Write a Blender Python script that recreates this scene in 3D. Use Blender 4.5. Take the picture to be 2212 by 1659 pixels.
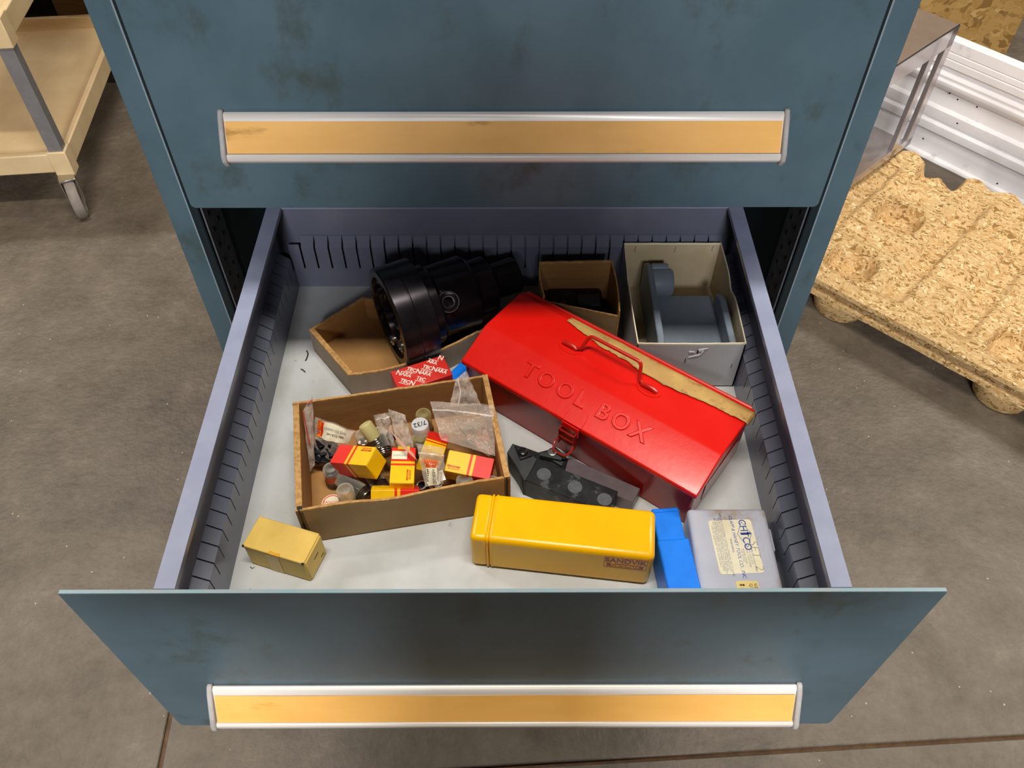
import bpy, bmesh, math, random
from mathutils import Vector, Matrix, Euler, noise
random.seed(7)
PI = math.pi
for o in list(bpy.data.objects): bpy.data.objects.remove(o)
S = bpy.context.scene
COL = S.collection

# ------------------------------------------------------------ camera
CAM = Vector((0.0060, -0.7514, 0.6098)); CR = Euler((0.69604, -0.00026, -0.00281)); FPX = 1793.67
cd = bpy.data.cameras.new('camera'); cam = bpy.data.objects.new('camera', cd); COL.objects.link(cam)
cam.location = CAM; cam.rotation_euler = CR
cd.sensor_width = 36; cd.lens = FPX / 2212 * 36; cd.clip_start = 0.01; cd.clip_end = 60
S.camera = cam
# ------------------------------------------------------------ exposure, world, lights
S.view_settings.view_transform = 'Standard'; S.view_settings.look = 'None'
S.view_settings.gamma = 1; S.view_settings.use_curve_mapping = False
S.view_settings.exposure = 0.0
w = bpy.data.worlds.new('world'); S.world = w; w.use_nodes = True
w.node_tree.nodes['Background'].inputs[0].default_value = (1.0, 0.97, 0.93, 1)
w.node_tree.nodes['Background'].inputs[1].default_value = 0.016
def fixture(x, y, z, lx, ly, power, col=(1.0, 0.93, 0.83)):
    l = bpy.data.lights.new('ceiling_strip_light', 'AREA'); l.shape = 'RECTANGLE'; l.size = lx; l.size_y = ly
    l.energy = power; l.color = col
    o = bpy.data.objects.new('ceiling_strip_light', l); COL.objects.link(o); o.location = (x, y, z)
    return o
fixture(0.05, -0.62, 2.9, 1.5, 0.12, 90)
fixture(-2.8, 1.5, 2.9, 1.4, 0.12, 84)
fixture(2.8, 1.5, 2.9, 1.4, 0.12, 96)
# unseen fill lamp added for the upper drawer front, behind the person who takes the photograph
front_fill = fixture(0.0, -5.2, 2.85, 1.4, 0.9, 275, (0.97, 0.96, 0.97)); front_fill.name = 'front_fill_light'
front_fill.rotation_euler = (math.radians(65), 0, 0)

# ------------------------------------------------------------ helpers
RM = CR.to_matrix()
def ray(u, v): return RM @ Vector(((u-1106)/FPX, -(v-829.5)/FPX, -1))
def at(u, v, z):
    d = ray(u, v); return CAM + d*((z-CAM.z)/d.z)
def aty(u, v, y):
    d = ray(u, v); return CAM + d*((y-CAM.y)/d.y)
def c1(x, y, z): return at(600+x/3.771, 740+y/3.771, z)
def lin(c):
    c = c.lstrip('#'); r = [int(c[i:i+2], 16)/255 for i in (0, 2, 4)]
    return tuple((x/12.92 if x <= .04045 else ((x+.055)/1.055)**2.4) for x in r) + (1,)

class MB:
    def __init__(s): s.v = []; s.f = []; s.m = []
    def add(s, vs, fs, m=0):
        n = len(s.v); s.v += [Vector(v) for v in vs]
        for f in fs: s.f.append([i+n for i in f]); s.m.append(m)
        return s
    def box(s, lo, hi, m=0, M=None):
        x0, y0, z0 = lo; x1, y1, z1 = hi
        vs = [(x0,y0,z0),(x1,y0,z0),(x1,y1,z0),(x0,y1,z0),(x0,y0,z1),(x1,y0,z1),(x1,y1,z1),(x0,y1,z1)]
        if M: vs = [M @ Vector(v) for v in vs]
        return s.add(vs, [(0,3,2,1),(4,5,6,7),(0,1,5,4),(1,2,6,5),(2,3,7,6),(3,0,4,7)], m)
    def prism(s, bot, top, m=0):      # two loops of 3-D points
        n = len(bot)
        return s.add(list(bot)+list(top), [tuple(range(n-1,-1,-1)), tuple(range(n,2*n))]+[(i,(i+1)%n,n+(i+1)%n,n+i) for i in range(n)], m)
    def ext(s, poly, z0, z1, m=0): return s.prism([(p[0],p[1],z0) for p in poly], [(p[0],p[1],z1) for p in poly], m)
    def extx(s, poly, x0, x1, m=0): return s.prism([(x0,p[0],p[1]) for p in poly], [(x1,p[0],p[1]) for p in poly], m)
    def lathe(s, prof, n=24, M=None, m=0, cap=True):   # prof (r,z) about local z
        vs = []
        for r, z in prof:
            for i in range(n):
                a = 2*PI*i/n; p = Vector((r*math.cos(a), r*math.sin(a), z)); vs.append(M @ p if M else p)
        fs = []
        for k in range(len(prof)-1):
            for i in range(n):
                j = (i+1) % n; fs.append((k*n+i, k*n+j, (k+1)*n+j, (k+1)*n+i))
        if cap:
            fs.append(tuple(range(n-1,-1,-1))); q = (len(prof)-1)*n; fs.append(tuple(range(q, q+n)))
        return s.add(vs, fs, m)
    def tube(s, path, r, n=8, m=0):
        P = [Vector(p) for p in path]; vs = []
        up = None
        for i, p in enumerate(P):
            t = (P[min(i+1, len(P)-1)]-P[max(i-1, 0)]).normalized()
            if up is None:
                up = Vector((0,0,1)) if abs(t.z) < .9 else Vector((1,0,0))
            a = (up - t*up.dot(t)).normalized(); up = a; b = t.cross(a)
            for k in range(n):
                th = 2*PI*k/n; vs.append(p + (a*math.cos(th)+b*math.sin(th))*r)
        fs = [(i*n+k, i*n+(k+1)%n, (i+1)*n+(k+1)%n, (i+1)*n+k) for i in range(len(P)-1) for k in range(n)]
        fs += [tuple(range(n-1,-1,-1)), tuple(range((len(P)-1)*n, len(P)*n))]
        return s.add(vs, fs, m)
    def grid(s, fn, nu, nv, m=0):
        vs = [fn(i/nu, j/nv) for j in range(nv+1) for i in range(nu+1)]
        return s.add(vs, [(j*(nu+1)+i, j*(nu+1)+i+1, (j+1)*(nu+1)+i+1, (j+1)*(nu+1)+i) for j in range(nv) for i in range(nu)], m)
    def build(s, name, mats, parent=None, bevel=0, seg=2, smooth=True, ang=35, world=False, solid=0, label=None, flat=False):
        me = bpy.data.meshes.new(name)
        off = parent.location if (parent and world) else Vector((0,0,0))
        if world and parent and parent.parent: off = off + parent.parent.location
        me.from_pydata([v-off for v in s.v], [], s.f)
        if not isinstance(mats, (list, tuple)): mats = [mats]
        for m in mats: me.materials.append(m)
        me.polygons.foreach_set('material_index', s.m)
        bm = bmesh.new(); bm.from_mesh(me)
        bmesh.ops.recalc_face_normals(bm, faces=bm.faces); bm.to_mesh(me); bm.free()
        if smooth:
            me.polygons.foreach_set('use_smooth', [True]*len(me.polygons)); me.set_sharp_from_angle(angle=math.radians(ang))
        me.update()
        o = bpy.data.objects.new(name, me); COL.objects.link(o)
        if parent: o.parent = parent
        if solid:
            q = o.modifiers.new('s', 'SOLIDIFY'); q.thickness = solid; q.offset = 0
        if bevel:
            q = o.modifiers.new('b', 'BEVEL'); q.width = bevel; q.segments = seg; q.limit_method = 'ANGLE'; q.angle_limit = math.radians(40)
            q.harden_normals = False
        if label: o['label'] = label
        return o

def thing(name, label, cat, loc=(0,0,0), rot=None, group=None):
    o = bpy.data.objects.new(name, None); COL.objects.link(o); o.empty_display_size = .02
    o.location = loc
    if rot: o.rotation_euler = rot
    o['label'] = label; o['category'] = cat
    if group: o['group'] = group
    return o
def tag(o, label, cat, group=None):
    o['label'] = label; o['category'] = cat
    if group: o['group'] = group
    return o
def frame(o, x, y):      # matrix with origin o, x axis and approx y axis
    x = Vector(x).normalized(); z = x.cross(Vector(y)).normalized(); y = z.cross(x)
    M = Matrix((x, y, z)).transposed().to_4x4(); M.translation = Vector(o); return M
def text(name, s, size, M, mat, parent, ext=0.00005, align='CENTER', sx=1.0, shear=0, bev=0, off=0.0, space=1.0, label=None):
    c = bpy.data.curves.new(name, 'FONT'); c.body = s; c.size = size; c.extrude = ext; c.align_x = align; c.align_y = 'CENTER'
    c.shear = shear; c.offset = off; c.space_character = space; c.resolution_u = 3
    if bev: c.bevel_depth = bev; c.bevel_resolution = 2
    t = bpy.data.objects.new('tmp', c); COL.objects.link(t)
    dg = bpy.context.evaluated_depsgraph_get(); me = bpy.data.meshes.new_from_object(t.evaluated_get(dg))
    bpy.data.objects.remove(t); bpy.data.curves.remove(c)
    me.name = name; me.materials.clear(); me.materials.append(mat)
    me.transform(M @ Matrix.Diagonal((sx, 1, 1, 1)))
    o = bpy.data.objects.new(name, me); COL.objects.link(o); o.parent = parent
    if label: o['label'] = label
    return o

# ------------------------------------------------------------ materials
def mat(name, c1_, rough=.5, metal=0, c2=None, scale=20, lo=.35, hi=.65, det=5, bump=0, bscale=None, dirt=None, dscale=8, dlo=.58, dhi=.72,
        alpha=1, trans=0, ior=1.45, coat=0, spec=.5, stretch=None, rvar=0, drough=None):
    m = bpy.data.materials.new(name); m.use_nodes = True; nt = m.node_tree; N = nt.nodes; L = nt.links
    b = N['Principled BSDF']
    b.inputs['Roughness'].default_value = rough; b.inputs['Metallic'].default_value = metal
    b.inputs['Alpha'].default_value = alpha; b.inputs['Transmission Weight'].default_value = trans
    b.inputs['IOR'].default_value = ior; b.inputs['Coat Weight'].default_value = coat; b.inputs['Coat Roughness'].default_value = .12
    b.inputs['Specular IOR Level'].default_value = spec
    b.inputs['Base Color'].default_value = lin(c1_)
    tc = N.new('ShaderNodeTexCoord'); mp = N.new('ShaderNodeMapping'); L.new(tc.outputs['Object'], mp.inputs[0])
    if stretch: mp.inputs['Scale'].default_value = stretch
    def nz(sc, d=det, ro=.6):
        n = N.new('ShaderNodeTexNoise'); n.inputs['Scale'].default_value = sc; n.inputs['Detail'].default_value = d; n.inputs['Roughness'].default_value = ro
        L.new(mp.outputs[0], n.inputs['Vector']); return n
    def ramp(n, a, bb):
        r = N.new('ShaderNodeMapRange'); r.interpolation_type = 'SMOOTHSTEP'; r.inputs[1].default_value = a; r.inputs[2].default_value = bb
        L.new(n.outputs[0], r.inputs[0]); return r
    def mix(f, a, bb):
        x = N.new('ShaderNodeMix'); x.data_type = 'RGBA'; L.new(f.outputs[0], x.inputs[0])
        if isinstance(a, tuple): x.inputs[6].default_value = a
        else: L.new(a, x.inputs[6])
        if isinstance(bb, tuple): x.inputs[7].default_value = bb
        else: L.new(bb, x.inputs[7])
        return x.outputs[2]
    col = lin(c1_)
    if c2: col = mix(ramp(nz(scale), lo, hi), col, lin(c2))
    if dirt:
        n = nz(dscale, 6, .65); col = mix(ramp(n, dlo, dhi), col, lin(dirt))
    if not isinstance(col, tuple): L.new(col, b.inputs['Base Color'])
    if rvar:
        r = ramp(nz(scale*.6), .3, .7); a = N.new('ShaderNodeMath'); a.operation = 'MULTIPLY_ADD'; a.inputs[1].default_value = rvar; a.inputs[2].default_value = rough
        L.new(r.outputs[0], a.inputs[0]); L.new(a.outputs[0], b.inputs['Roughness'])
    if bump:
        bp = N.new('ShaderNodeBump'); bp.inputs['Strength'].default_value = 1; bp.inputs['Distance'].default_value = bump
        L.new(nz(bscale or scale*3).outputs[0], bp.inputs['Height']); L.new(bp.outputs[0], b.inputs['Normal'])
    return m
def chips(name, a, b_, c, dark, sc=90, bump=.0012, stretch=(1, .32, .32)):     # pressed wood flakes
    m = bpy.data.materials.new(name); m.use_nodes = True; nt = m.node_tree; N = nt.nodes; L = nt.links
    b = N['Principled BSDF']; b.inputs['Roughness'].default_value = .7; b.inputs['Specular IOR Level'].default_value = .25
    tc = N.new('ShaderNodeTexCoord')
    nz0 = N.new('ShaderNodeTexNoise'); nz0.inputs['Scale'].default_value = 22; nz0.inputs['Detail'].default_value = 2; L.new(tc.outputs['Object'], nz0.inputs['Vector'])
    sb = N.new('ShaderNodeVectorMath'); sb.operation = 'SUBTRACT'; L.new(nz0.outputs['Color'], sb.inputs[0]); sb.inputs[1].default_value = (.5, .5, .5)
    sc_ = N.new('ShaderNodeVectorMath'); sc_.operation = 'SCALE'; sc_.inputs['Scale'].default_value = .05; L.new(sb.outputs[0], sc_.inputs[0])
    ad = N.new('ShaderNodeVectorMath'); L.new(tc.outputs['Object'], ad.inputs[0]); L.new(sc_.outputs[0], ad.inputs[1])
    outs = []
    for rot, ss in ((.5, 1), (-.75, 1.15), (1.5, .9)):
        mp = N.new('ShaderNodeMapping'); mp.inputs['Rotation'].default_value = (0, 0, rot); mp.inputs['Scale'].default_value = [q*ss for q in (stretch[1], stretch[0], 1)]
        L.new(ad.outputs[0], mp.inputs[0])
        v = N.new('ShaderNodeTexVoronoi'); v.inputs['Scale'].default_value = sc; L.new(mp.outputs[0], v.inputs['Vector']); outs.append(v)
    n2 = N.new('ShaderNodeTexNoise'); n2.inputs['Scale'].default_value = sc*.5; n2.inputs['Detail'].default_value = 1; L.new(tc.outputs['Object'], n2.inputs['Vector'])
    def sel(a_, b2, th):
        g = N.new('ShaderNodeMath'); g.operation = 'GREATER_THAN'; g.inputs[1].default_value = th; L.new(n2.outputs[0], g.inputs[0])
        x = N.new('ShaderNodeMix'); x.data_type = 'RGBA'; L.new(g.outputs[0], x.inputs[0]); L.new(a_, x.inputs[6]); L.new(b2, x.inputs[7]); return x.outputs[2]
    c12 = sel(outs[0].outputs['Color'], outs[1].outputs['Color'], .47); c123 = sel(c12, outs[2].outputs['Color'], .56)
    sp = N.new('ShaderNodeSeparateColor'); L.new(c123, sp.inputs[0])
    r = N.new('ShaderNodeValToRGB'); e = r.color_ramp.elements
    e[0].position = 0; e[0].color = lin(dark); e[1].position = 1; e[1].color = lin(c)
    for p_, cc in ((.1, dark), (.16, b_), (.5, a), (.8, a)): q = e.new(p_); q.color = lin(cc)
    L.new(sp.outputs[0], r.inputs[0]); L.new(r.outputs[0], b.inputs['Base Color'])
    bp = N.new('ShaderNodeBump'); bp.inputs['Distance'].default_value = bump; L.new(sp.outputs[1], bp.inputs['Height']); L.new(bp.outputs[0], b.inputs['Normal'])
    return m
def film(name, tint='#ffffff', alpha=.3, rough=.25, amax=None, bump=.004):          # thin clear plastic: see-through with a milky sheen
    m = bpy.data.materials.new(name); m.use_nodes = True; nt = m.node_tree; N = nt.nodes; L = nt.links
    for n in list(N): N.remove(n)
    out = N.new('ShaderNodeOutputMaterial'); tr = N.new('ShaderNodeBsdfTransparent'); tr.inputs[0].default_value = (.97,.96,.95,1)
    b = N.new('ShaderNodeBsdfPrincipled'); b.inputs['Base Color'].default_value = lin(tint); b.inputs['Roughness'].default_value = rough
    lw = N.new('ShaderNodeLayerWeight'); lw.inputs[0].default_value = .35
    mr = N.new('ShaderNodeMapRange'); mr.inputs[3].default_value = alpha; mr.inputs[4].default_value = amax or min(1, alpha+.5); L.new(lw.outputs['Facing'], mr.inputs[0])
    tc = N.new('ShaderNodeTexCoord'); nz = N.new('ShaderNodeTexNoise'); nz.inputs['Scale'].default_value = 90; nz.inputs['Detail'].default_value = 3; L.new(tc.outputs['Object'], nz.inputs['Vector'])
    bp = N.new('ShaderNodeBump'); bp.inputs['Distance'].default_value = bump; L.new(nz.outputs[0], bp.inputs['Height'])
    if bump: L.new(bp.outputs[0], b.inputs['Normal'])
    mx = N.new('ShaderNodeMixShader'); L.new(mr.outputs[0], mx.inputs[0]); L.new(tr.outputs[0], mx.inputs[1]); L.new(b.outputs[0], mx.inputs[2]); L.new(mx.outputs[0], out.inputs[0])
    return m
TEAL = mat('teal_paint', '#576f7a', .42, c2='#4e6671', scale=9, dirt='#465452', dscale=13, dlo=.53, dhi=.72, bump=.00012, bscale=900, stretch=(1,1,.8))
TEALEDGE = mat('worn_teal_edge', '#7f9ca5', .45, c2='#8f9aa0', scale=60)
GREY = mat('blue_grey_paint', '#6e7283', .2, c2='#666a7b', scale=12, bump=.00005, bscale=500)
RIM = mat('rim_paint', '#8f95ad', .35, c2='#878da6', scale=30)
DARKRAIL = mat('dark_rail_steel', '#66676b', .5, c2='#55565a', scale=30)
INNER = mat('dark_cabinet_inside', '#2c3236', .6)
TRAY = mat('drawer_liner_paint', '#c3c6c8', .38, c2='#b5b7b5', scale=14, dirt='#8f8a80', dscale=60, dlo=.66, dhi=.76, bump=.0001, bscale=60)
ALU = mat('brushed_aluminium', '#f4f0ea', .36, .1, c2='#e2dbd3', scale=8, stretch=(.3,4,4))
CAPP = mat('grey_plastic_cap', '#b6b2b0', .45, c2='#a8a49f', scale=60)
ORANGE = mat('orange_paper_strip', '#fbc067', .55, c2='#f3b75b', scale=14, dirt='#b9842f', dscale=22, dlo=.6, dhi=.8, stretch=(.5,2,2))
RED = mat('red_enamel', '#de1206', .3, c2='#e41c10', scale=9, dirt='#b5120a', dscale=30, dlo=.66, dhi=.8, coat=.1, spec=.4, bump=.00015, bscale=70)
REDW = mat('red_wire_enamel', '#c42012', .3)
DKRED = mat('dark_red_enamel', '#8e1d12', .3, c2='#a4281a', scale=60)
TAPE = mat('masking_tape', '#b78f55', .6, c2='#c6a35c', scale=35, dirt='#9c6a3c', dscale=60, dlo=.55, dhi=.7, bump=.0004, bscale=120)
YEL = mat('yellow_plastic', '#f6b800', .28, c2='#f0ae00', scale=10, dirt='#b78a1c', dscale=26, dlo=.63, dhi=.8, bump=.0002, bscale=120)
BLUE = mat('blue_plastic', '#0a7df2', .38, c2='#0873e6', scale=40)
FROST = mat('frosted_plastic', '#b9bdcb', .3, c2='#b0b3c2', scale=10, dirt='#a59689', dscale=24, dlo=.52, dhi=.7)
LABEL = mat('cream_label', '#ece6cc', .5, c2='#e2dabb', scale=40)
LABEL2 = mat('tan_label', '#e3cd86', .5, c2='#d8bf78', scale=40)
INK = mat('blue_ink', '#3a54a6', .6)
INKG = mat('grey_ink', '#8c90a4', .6)
PENC = mat('pencil', '#8a8578', .6)
BLACKINK = mat('black_ink', '#1b1612', .6)
TAN = mat('tan_carton', '#e3c063', .55, c2='#dbb75b', scale=30, dirt='#cf9f3c', dscale=9, dlo=.68, dhi=.8, bump=.00015, bscale=300)
ORST = mat('orange_stain', '#dc9a12', .5, c2='#e0aa2c', scale=120)
CARD = mat('cardboard', '#a97f4c', .75, c2='#a0754a', scale=18, stretch=(1,1,6), bump=.0002, bscale=150, spec=.2, dirt='#8d6a3c', dscale=30, dlo=.62, dhi=.8)
CARDED = mat('torn_cardboard_edge', '#c39a63', .85, c2='#a97f4e', scale=220, bump=.0006, bscale=260, spec=.1)
CARDO = mat('outer_cardboard', '#a88c64', .7, c2='#9e825a', scale=22, spec=.2, bump=.0001, bscale=200)
CARDG = mat('greyish_cardboard', '#a09180', .7, c2='#958672', scale=18, spec=.2)
WHITEC = mat('white_board', '#b9b9ba', .55, c2='#aeb0b2', scale=14)
WHITEI = mat('cream_board_inside', '#c6b798', .65, c2='#b8a888', scale=20)
TORN = mat('board_edge', '#e6dcc0', .8)
BLK = mat('black_oxide_steel', '#1b1c1e', .38, .3, c2='#2a2c2f', scale=60, dirt='#4d5054', dscale=45, dlo=.55, dhi=.6)
BLK2 = mat('black_steel_side', '#3a3d3e', .5, .2, c2='#313435', scale=40)
GSTL = mat('ground_steel', '#7e7478', .35, .6, c2='#746a6e', scale=50, dirt='#978c78', dscale=40, dlo=.66, dhi=.72)
DSTL = mat('dark_oiled_steel', '#262227', .27, .7, c2='#332d33', scale=30)
STEEL = mat('bright_steel', '#b8b5ae', .25, .95)
CHROME = mat('polished_steel', '#c9c3c5', .2, .8, c2='#b3adb0', scale=6)
CASTG = mat('grey_painted_casting', '#7c8794', .4, c2='#707b88', scale=16, bump=.0002, bscale=200)
CREDT = mat('red_print', '#e3281b', .45)
CYELT = mat('yellow_print', '#f2c40a', .45, c2='#eebd08', scale=60)
CTEC = mat('red_box_print', '#cf2a22', .4, c2='#d93a30', scale=20)
WINK = mat('white_ink', '#ece4d8', .5)
BEIGE = mat('beige_plastic', '#e6cc9f', .42, c2='#dcc093', scale=8, bump=.0002, bscale=260)
GPOST = mat('grey_aluminium_post', '#8e8c8c', .4, .3, c2='#868485', scale=30)
RUB = mat('grey_rubber', '#8f857c', .6, c2='#857a70', scale=40)
WALU = mat('white_aluminium', '#f6f3f4', .35, c2='#edeaeb', scale=5, dirt='#c9c4c6', dscale=18, dlo=.6, dhi=.8)
CONC = None
PRESS = chips('pressed_wood', '#d3b07c', '#bb9258', '#ead3a2', '#94703e', sc=170)
OSB = chips('osb_flakes', '#b38f54', '#a17c44', '#c6a468', '#8a6838', sc=42, stretch=(1,.6,.6))
PVC = film('clear_bag_film', '#e9dccf', .17, .2)
PVC2 = film('milky_bag_film', '#e6d8cc', .3, .3)
ZIP = film('bag_zip_strip', '#efe4dc', .6, .3)
ZIPR = mat('red_zip_line', '#c8432f', .4, alpha=.8)
GLASS = film('vial_glass', '#efecdc', .05, .1, .9, 0)
GLASSY = film('amber_vial_glass', '#dccf90', .10, .1, .9, 0)
TINC = mat('tin_cap', '#8d8378', .2, .9, c2='#5d544b', scale=60)
INS = mat('carbide_inserts', '#26262c', .22, .7)
WOODD = mat('dim_timber', '#8a6a3c', .7, c2='#7a5a32', scale=20, stretch=(1,6,6))
BLKCASE = mat('black_case', '#1d1c1d', .45)

def concrete():
    m = bpy.data.materials.new('concrete'); m.use_nodes = True; nt = m.node_tree; N = nt.nodes; L = nt.links
    b = N['Principled BSDF']; b.inputs['Roughness'].default_value = .48
    tc = N.new('ShaderNodeTexCoord')
    def nz(sc, d, ro=.6):
        n = N.new('ShaderNodeTexNoise'); n.inputs['Scale'].default_value = sc; n.inputs['Detail'].default_value = d; n.inputs['Roughness'].default_value = ro
        L.new(tc.outputs['Object'], n.inputs['Vector']); return n
    r = N.new('ShaderNodeValToRGB'); e = r.color_ramp.elements
    e[0].position = .28; e[0].color = lin('#4e463b'); e[1].position = .74; e[1].color = lin('#8c806d')
    for p_, cc in ((.45, '#655b4e'), (.58, '#72675a')): q = e.new(p_); q.color = lin(cc)
    n = nz(9, 12, .8); L.new(n.outputs[0], r.inputs[0])
    v = N.new('ShaderNodeTexVoronoi'); v.inputs['Scale'].default_value = 55; L.new(tc.outputs['Object'], v.inputs['Vector'])
    g = N.new('ShaderNodeMath'); g.operation = 'LESS_THAN'; g.inputs[1].default_value = .09; L.new(v.outputs['Distance'], g.inputs[0])
    n3 = nz(13, 2); g2 = N.new('ShaderNodeMath'); g2.operation = 'GREATER_THAN'; g2.inputs[1].default_value = .6; L.new(n3.outputs[0], g2.inputs[0])
    mm = N.new('ShaderNodeMath'); mm.operation = 'MULTIPLY'; L.new(g.outputs[0], mm.inputs[0]); L.new(g2.outputs[0], mm.inputs[1])
    x = N.new('ShaderNodeMix'); x.data_type = 'RGBA'; L.new(mm.outputs[0], x.inputs[0]); L.new(r.outputs[0], x.inputs[6]); x.inputs[7].default_value = lin('#b5a88e')
    L.new(x.outputs[2], b.inputs['Base Color'])
    bp = N.new('ShaderNodeBump'); bp.inputs['Distance'].default_value = .003; bp.inputs['Strength'].default_value = .8; L.new(nz(60, 6).outputs[0], bp.inputs['Height']); L.new(bp.outputs[0], b.inputs['Normal'])
    return m
CONC = concrete()
JOINT = mat('joint_dirt', '#5a4430', .85, c2='#6d5238', scale=60, bump=.002, bscale=80)
DWALL = mat('dark_wall_paint', '#3c3a36', .8)

# ============================================================ SETTING
FZ = -0.75
fl = MB().box((-4,-3,FZ-.06),(4,3.2,FZ-.006)).build('floor', JOINT, smooth=False); fl['kind'] = 'structure'
# three concrete slabs parted by two dirt-filled saw joints
ja, jb = at(1120,1655,FZ), at(2212,1590.6,FZ); d = (jb-ja).normalized(); nrm = Vector((-d.y, d.x, 0))
va, vb = at(365.6,1551,FZ), at(344,1659,FZ); vd = (va-vb).normalized()
gap = .0035
def lineat(p, dd, t): return p + dd*t
def isect(p, dp, q, dq):
    den = dp.x*dq.y-dp.y*dq.x; r = q-p; return p + dp*((r.x*dq.y-r.y*dq.x)/den)
X = isect(ja, d, va, vd); vn = Vector((vd.y, -vd.x, 0))      # vn points to +x
def slab(pts):
    mb = MB(); mb.prism([(p.x,p.y,FZ-.02) for p in pts], [(p.x,p.y,FZ) for p in pts]); return mb.build('slab', CONC, fl, bevel=.0015, seg=1, smooth=False)
up = lambda s: X + vn*gap*s + nrm*gap
slab([X+vn*gap+nrm*gap, X+d*4.4+nrm*gap, X+d*4.4+nrm*3.7, X+vd*3.7+vn*gap])
slab([X-vn*gap+nrm*gap, X+vd*3.7-vn*gap, X-d*3.2+vd*3.7, X-d*3.2+nrm*gap])
slab([X+vn*gap-nrm*gap, X-vd*2+vn*gap, X+d*4.4-nrm*2, X+d*4.4-nrm*gap])
slab([X-vn*gap-nrm*gap, X-d*3.2-nrm*gap, X-d*3.2-nrm*2, X-vd*2-vn*gap])
wb = MB().box((-4,2.35,FZ),(4,2.45,2.2)).build('wall_back', DWALL, smooth=False); wb['kind'] = 'structure'

# ============================================================ CABINET
A_, C_ = .3525, .381
cab = thing('tool_cabinet', 'tall teal steel drawer cabinet with its lower drawer pulled open', 'cabinet', (0,0,FZ))
def CW(mb, name, m, parent=cab, **k): return mb.build(name, m, parent, world=True, **k)
for s in (-1, 1):
    CW(MB().box((s*C_ if s<0 else C_-.0025, 0.002, FZ+.02), (s*C_+.0025 if s<0 else C_, .60, .50)), 'side_panel', TEAL, smooth=False)
    # front post: folded channel with a rounded inner lip
    x0, x1 = (.3555, .381)
    poly = [(x1,0),(x1,.004),(x1,.03),(x1-.003,.03),(x1-.003,.004),(x0+.004,.003),(x0+.0018,.022),(x0-.001,.022),(x0,.003),(x0+.0012,0)]
    CW(MB().ext([(s*a, b) for a, b in poly], FZ+.02, .50), 'front_post', TEAL, bevel=.0006)
    CW(MB().box((min(s*.3548,s*.3565), -.0004, FZ+.03), (max(s*.3548,s*.3565), .018, .49)), 'post_lip', TEALEDGE, smooth=False)
    # slotted mounting rail behind the post
    rail = CW(MB().box((min(s*.350,s*.352), .020, FZ+.05), (max(s*.350,s*.352), .062, .48)), 'slotted_rail', DARKRAIL, smooth=False)
    mb = MB()
    for k in range(28):
        z = -.30 + k*.024
        for y in (.031, .052):
            mb.box((min(s*.3492,s*.3502), y-.0016, z-.003), (max(s*.3492,s*.3502), y+.0016, z+.003))
    CW(mb, 'rail_slot', BLACKINK, rail, smooth=False)
    for y in (.075, .585):
        CW(MB().box((min(s*.352,s*.378), y, FZ+.05), (max(s*.352,s*.378), y+.012, .48)), 'inner_upright', INNER, smooth=False)
CW(MB().box((-.381,0,.50),(.381,.60,.515)), 'top_panel', TEAL, bevel=.002)
CW(MB().box((-.44,-.20,.515),(.44,.62,.555)), 'shade_overhang', WOODD, bevel=.003)  # unseen overhang added to shade the rear of the open drawer
CW(MB().box((-.3785,.595,FZ+.02),(.3785,.598,.50)), 'back_panel', INNER, smooth=False)
CW(MB().box((-.381,.0,FZ),(.381,.60,FZ+.03)), 'base', BLKCASE, smooth=False)

def handle_on(parent, y0, zb, base):
    # sloping aluminium label holder; profile in (y,z)
    hz, hh, p = zb+.0838, .0355, .0285
    T, B = (-.0035, hz+hh), (-p, hz)
    h = .2835
    prof = [(0,hz+hh+.001),(-.002,hz+hh+.0035),(-.0055,hz+hh+.0025),(-.008,hz+hh-.0022),(-.0085,hz+hh-.0038),
            (-p+.0045,hz+.0045),(-p+.0018,hz+.0055),(-p-.0006,hz+.0035),(-p-.001,hz-.001),(-p+.003,hz-.006),(-p+.009,hz-.0065),(-p+.008,hz-.0045),(-p+.004,hz-.002),(-.009,hz+hh-.009),(0,hz+hh-.006)]
    H = MB().extx([(y0+a, b) for a, b in prof], -h, h).build('handle', ALU, parent, world=True, bevel=.0004, seg=1, ang=50)
    a, b = Vector((0, y0-.0088, hz+hh-.0034)), Vector((0, y0-p+.0035, hz+.0052)); n = Vector((0, -(a.z-b.z), -(b.y-a.y)*-1)).normalized()
    n = Vector((0, b.z-a.z, -(b.y-a.y))).normalized()
    if n.y > 0: n = -n
    def strip(u, v):
        e = min(u, 1-u)
        x = -h+.0012+u*(2*h-.0024); q = a.lerp(b, v)
        wv = .00035*math.sin(x*40+zb*9)*(1-v)
        return Vector((x, q.y, q.z)) + n*(.0006+wv)
    MB().grid(strip, 60, 4).build('label_strip', ORANGE, parent, world=True)
    for s in (-1, 1):
        cp = [(0,hz+hh+.006),(-.004,hz+hh+.0065),(-.010,hz+hh+.001),(-p-.0025,hz+.006),(-p-.0035,hz-.001),(-p+.002,hz-.0095),(-p+.010,hz-.0095),(0,hz+.01)]
        MB().extx([(y0+a_, b_) for a_, b_ in cp], s*h, s*(h+.0052)).build('end_cap', CAPP, parent, world=True, bevel=.0012)

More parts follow.
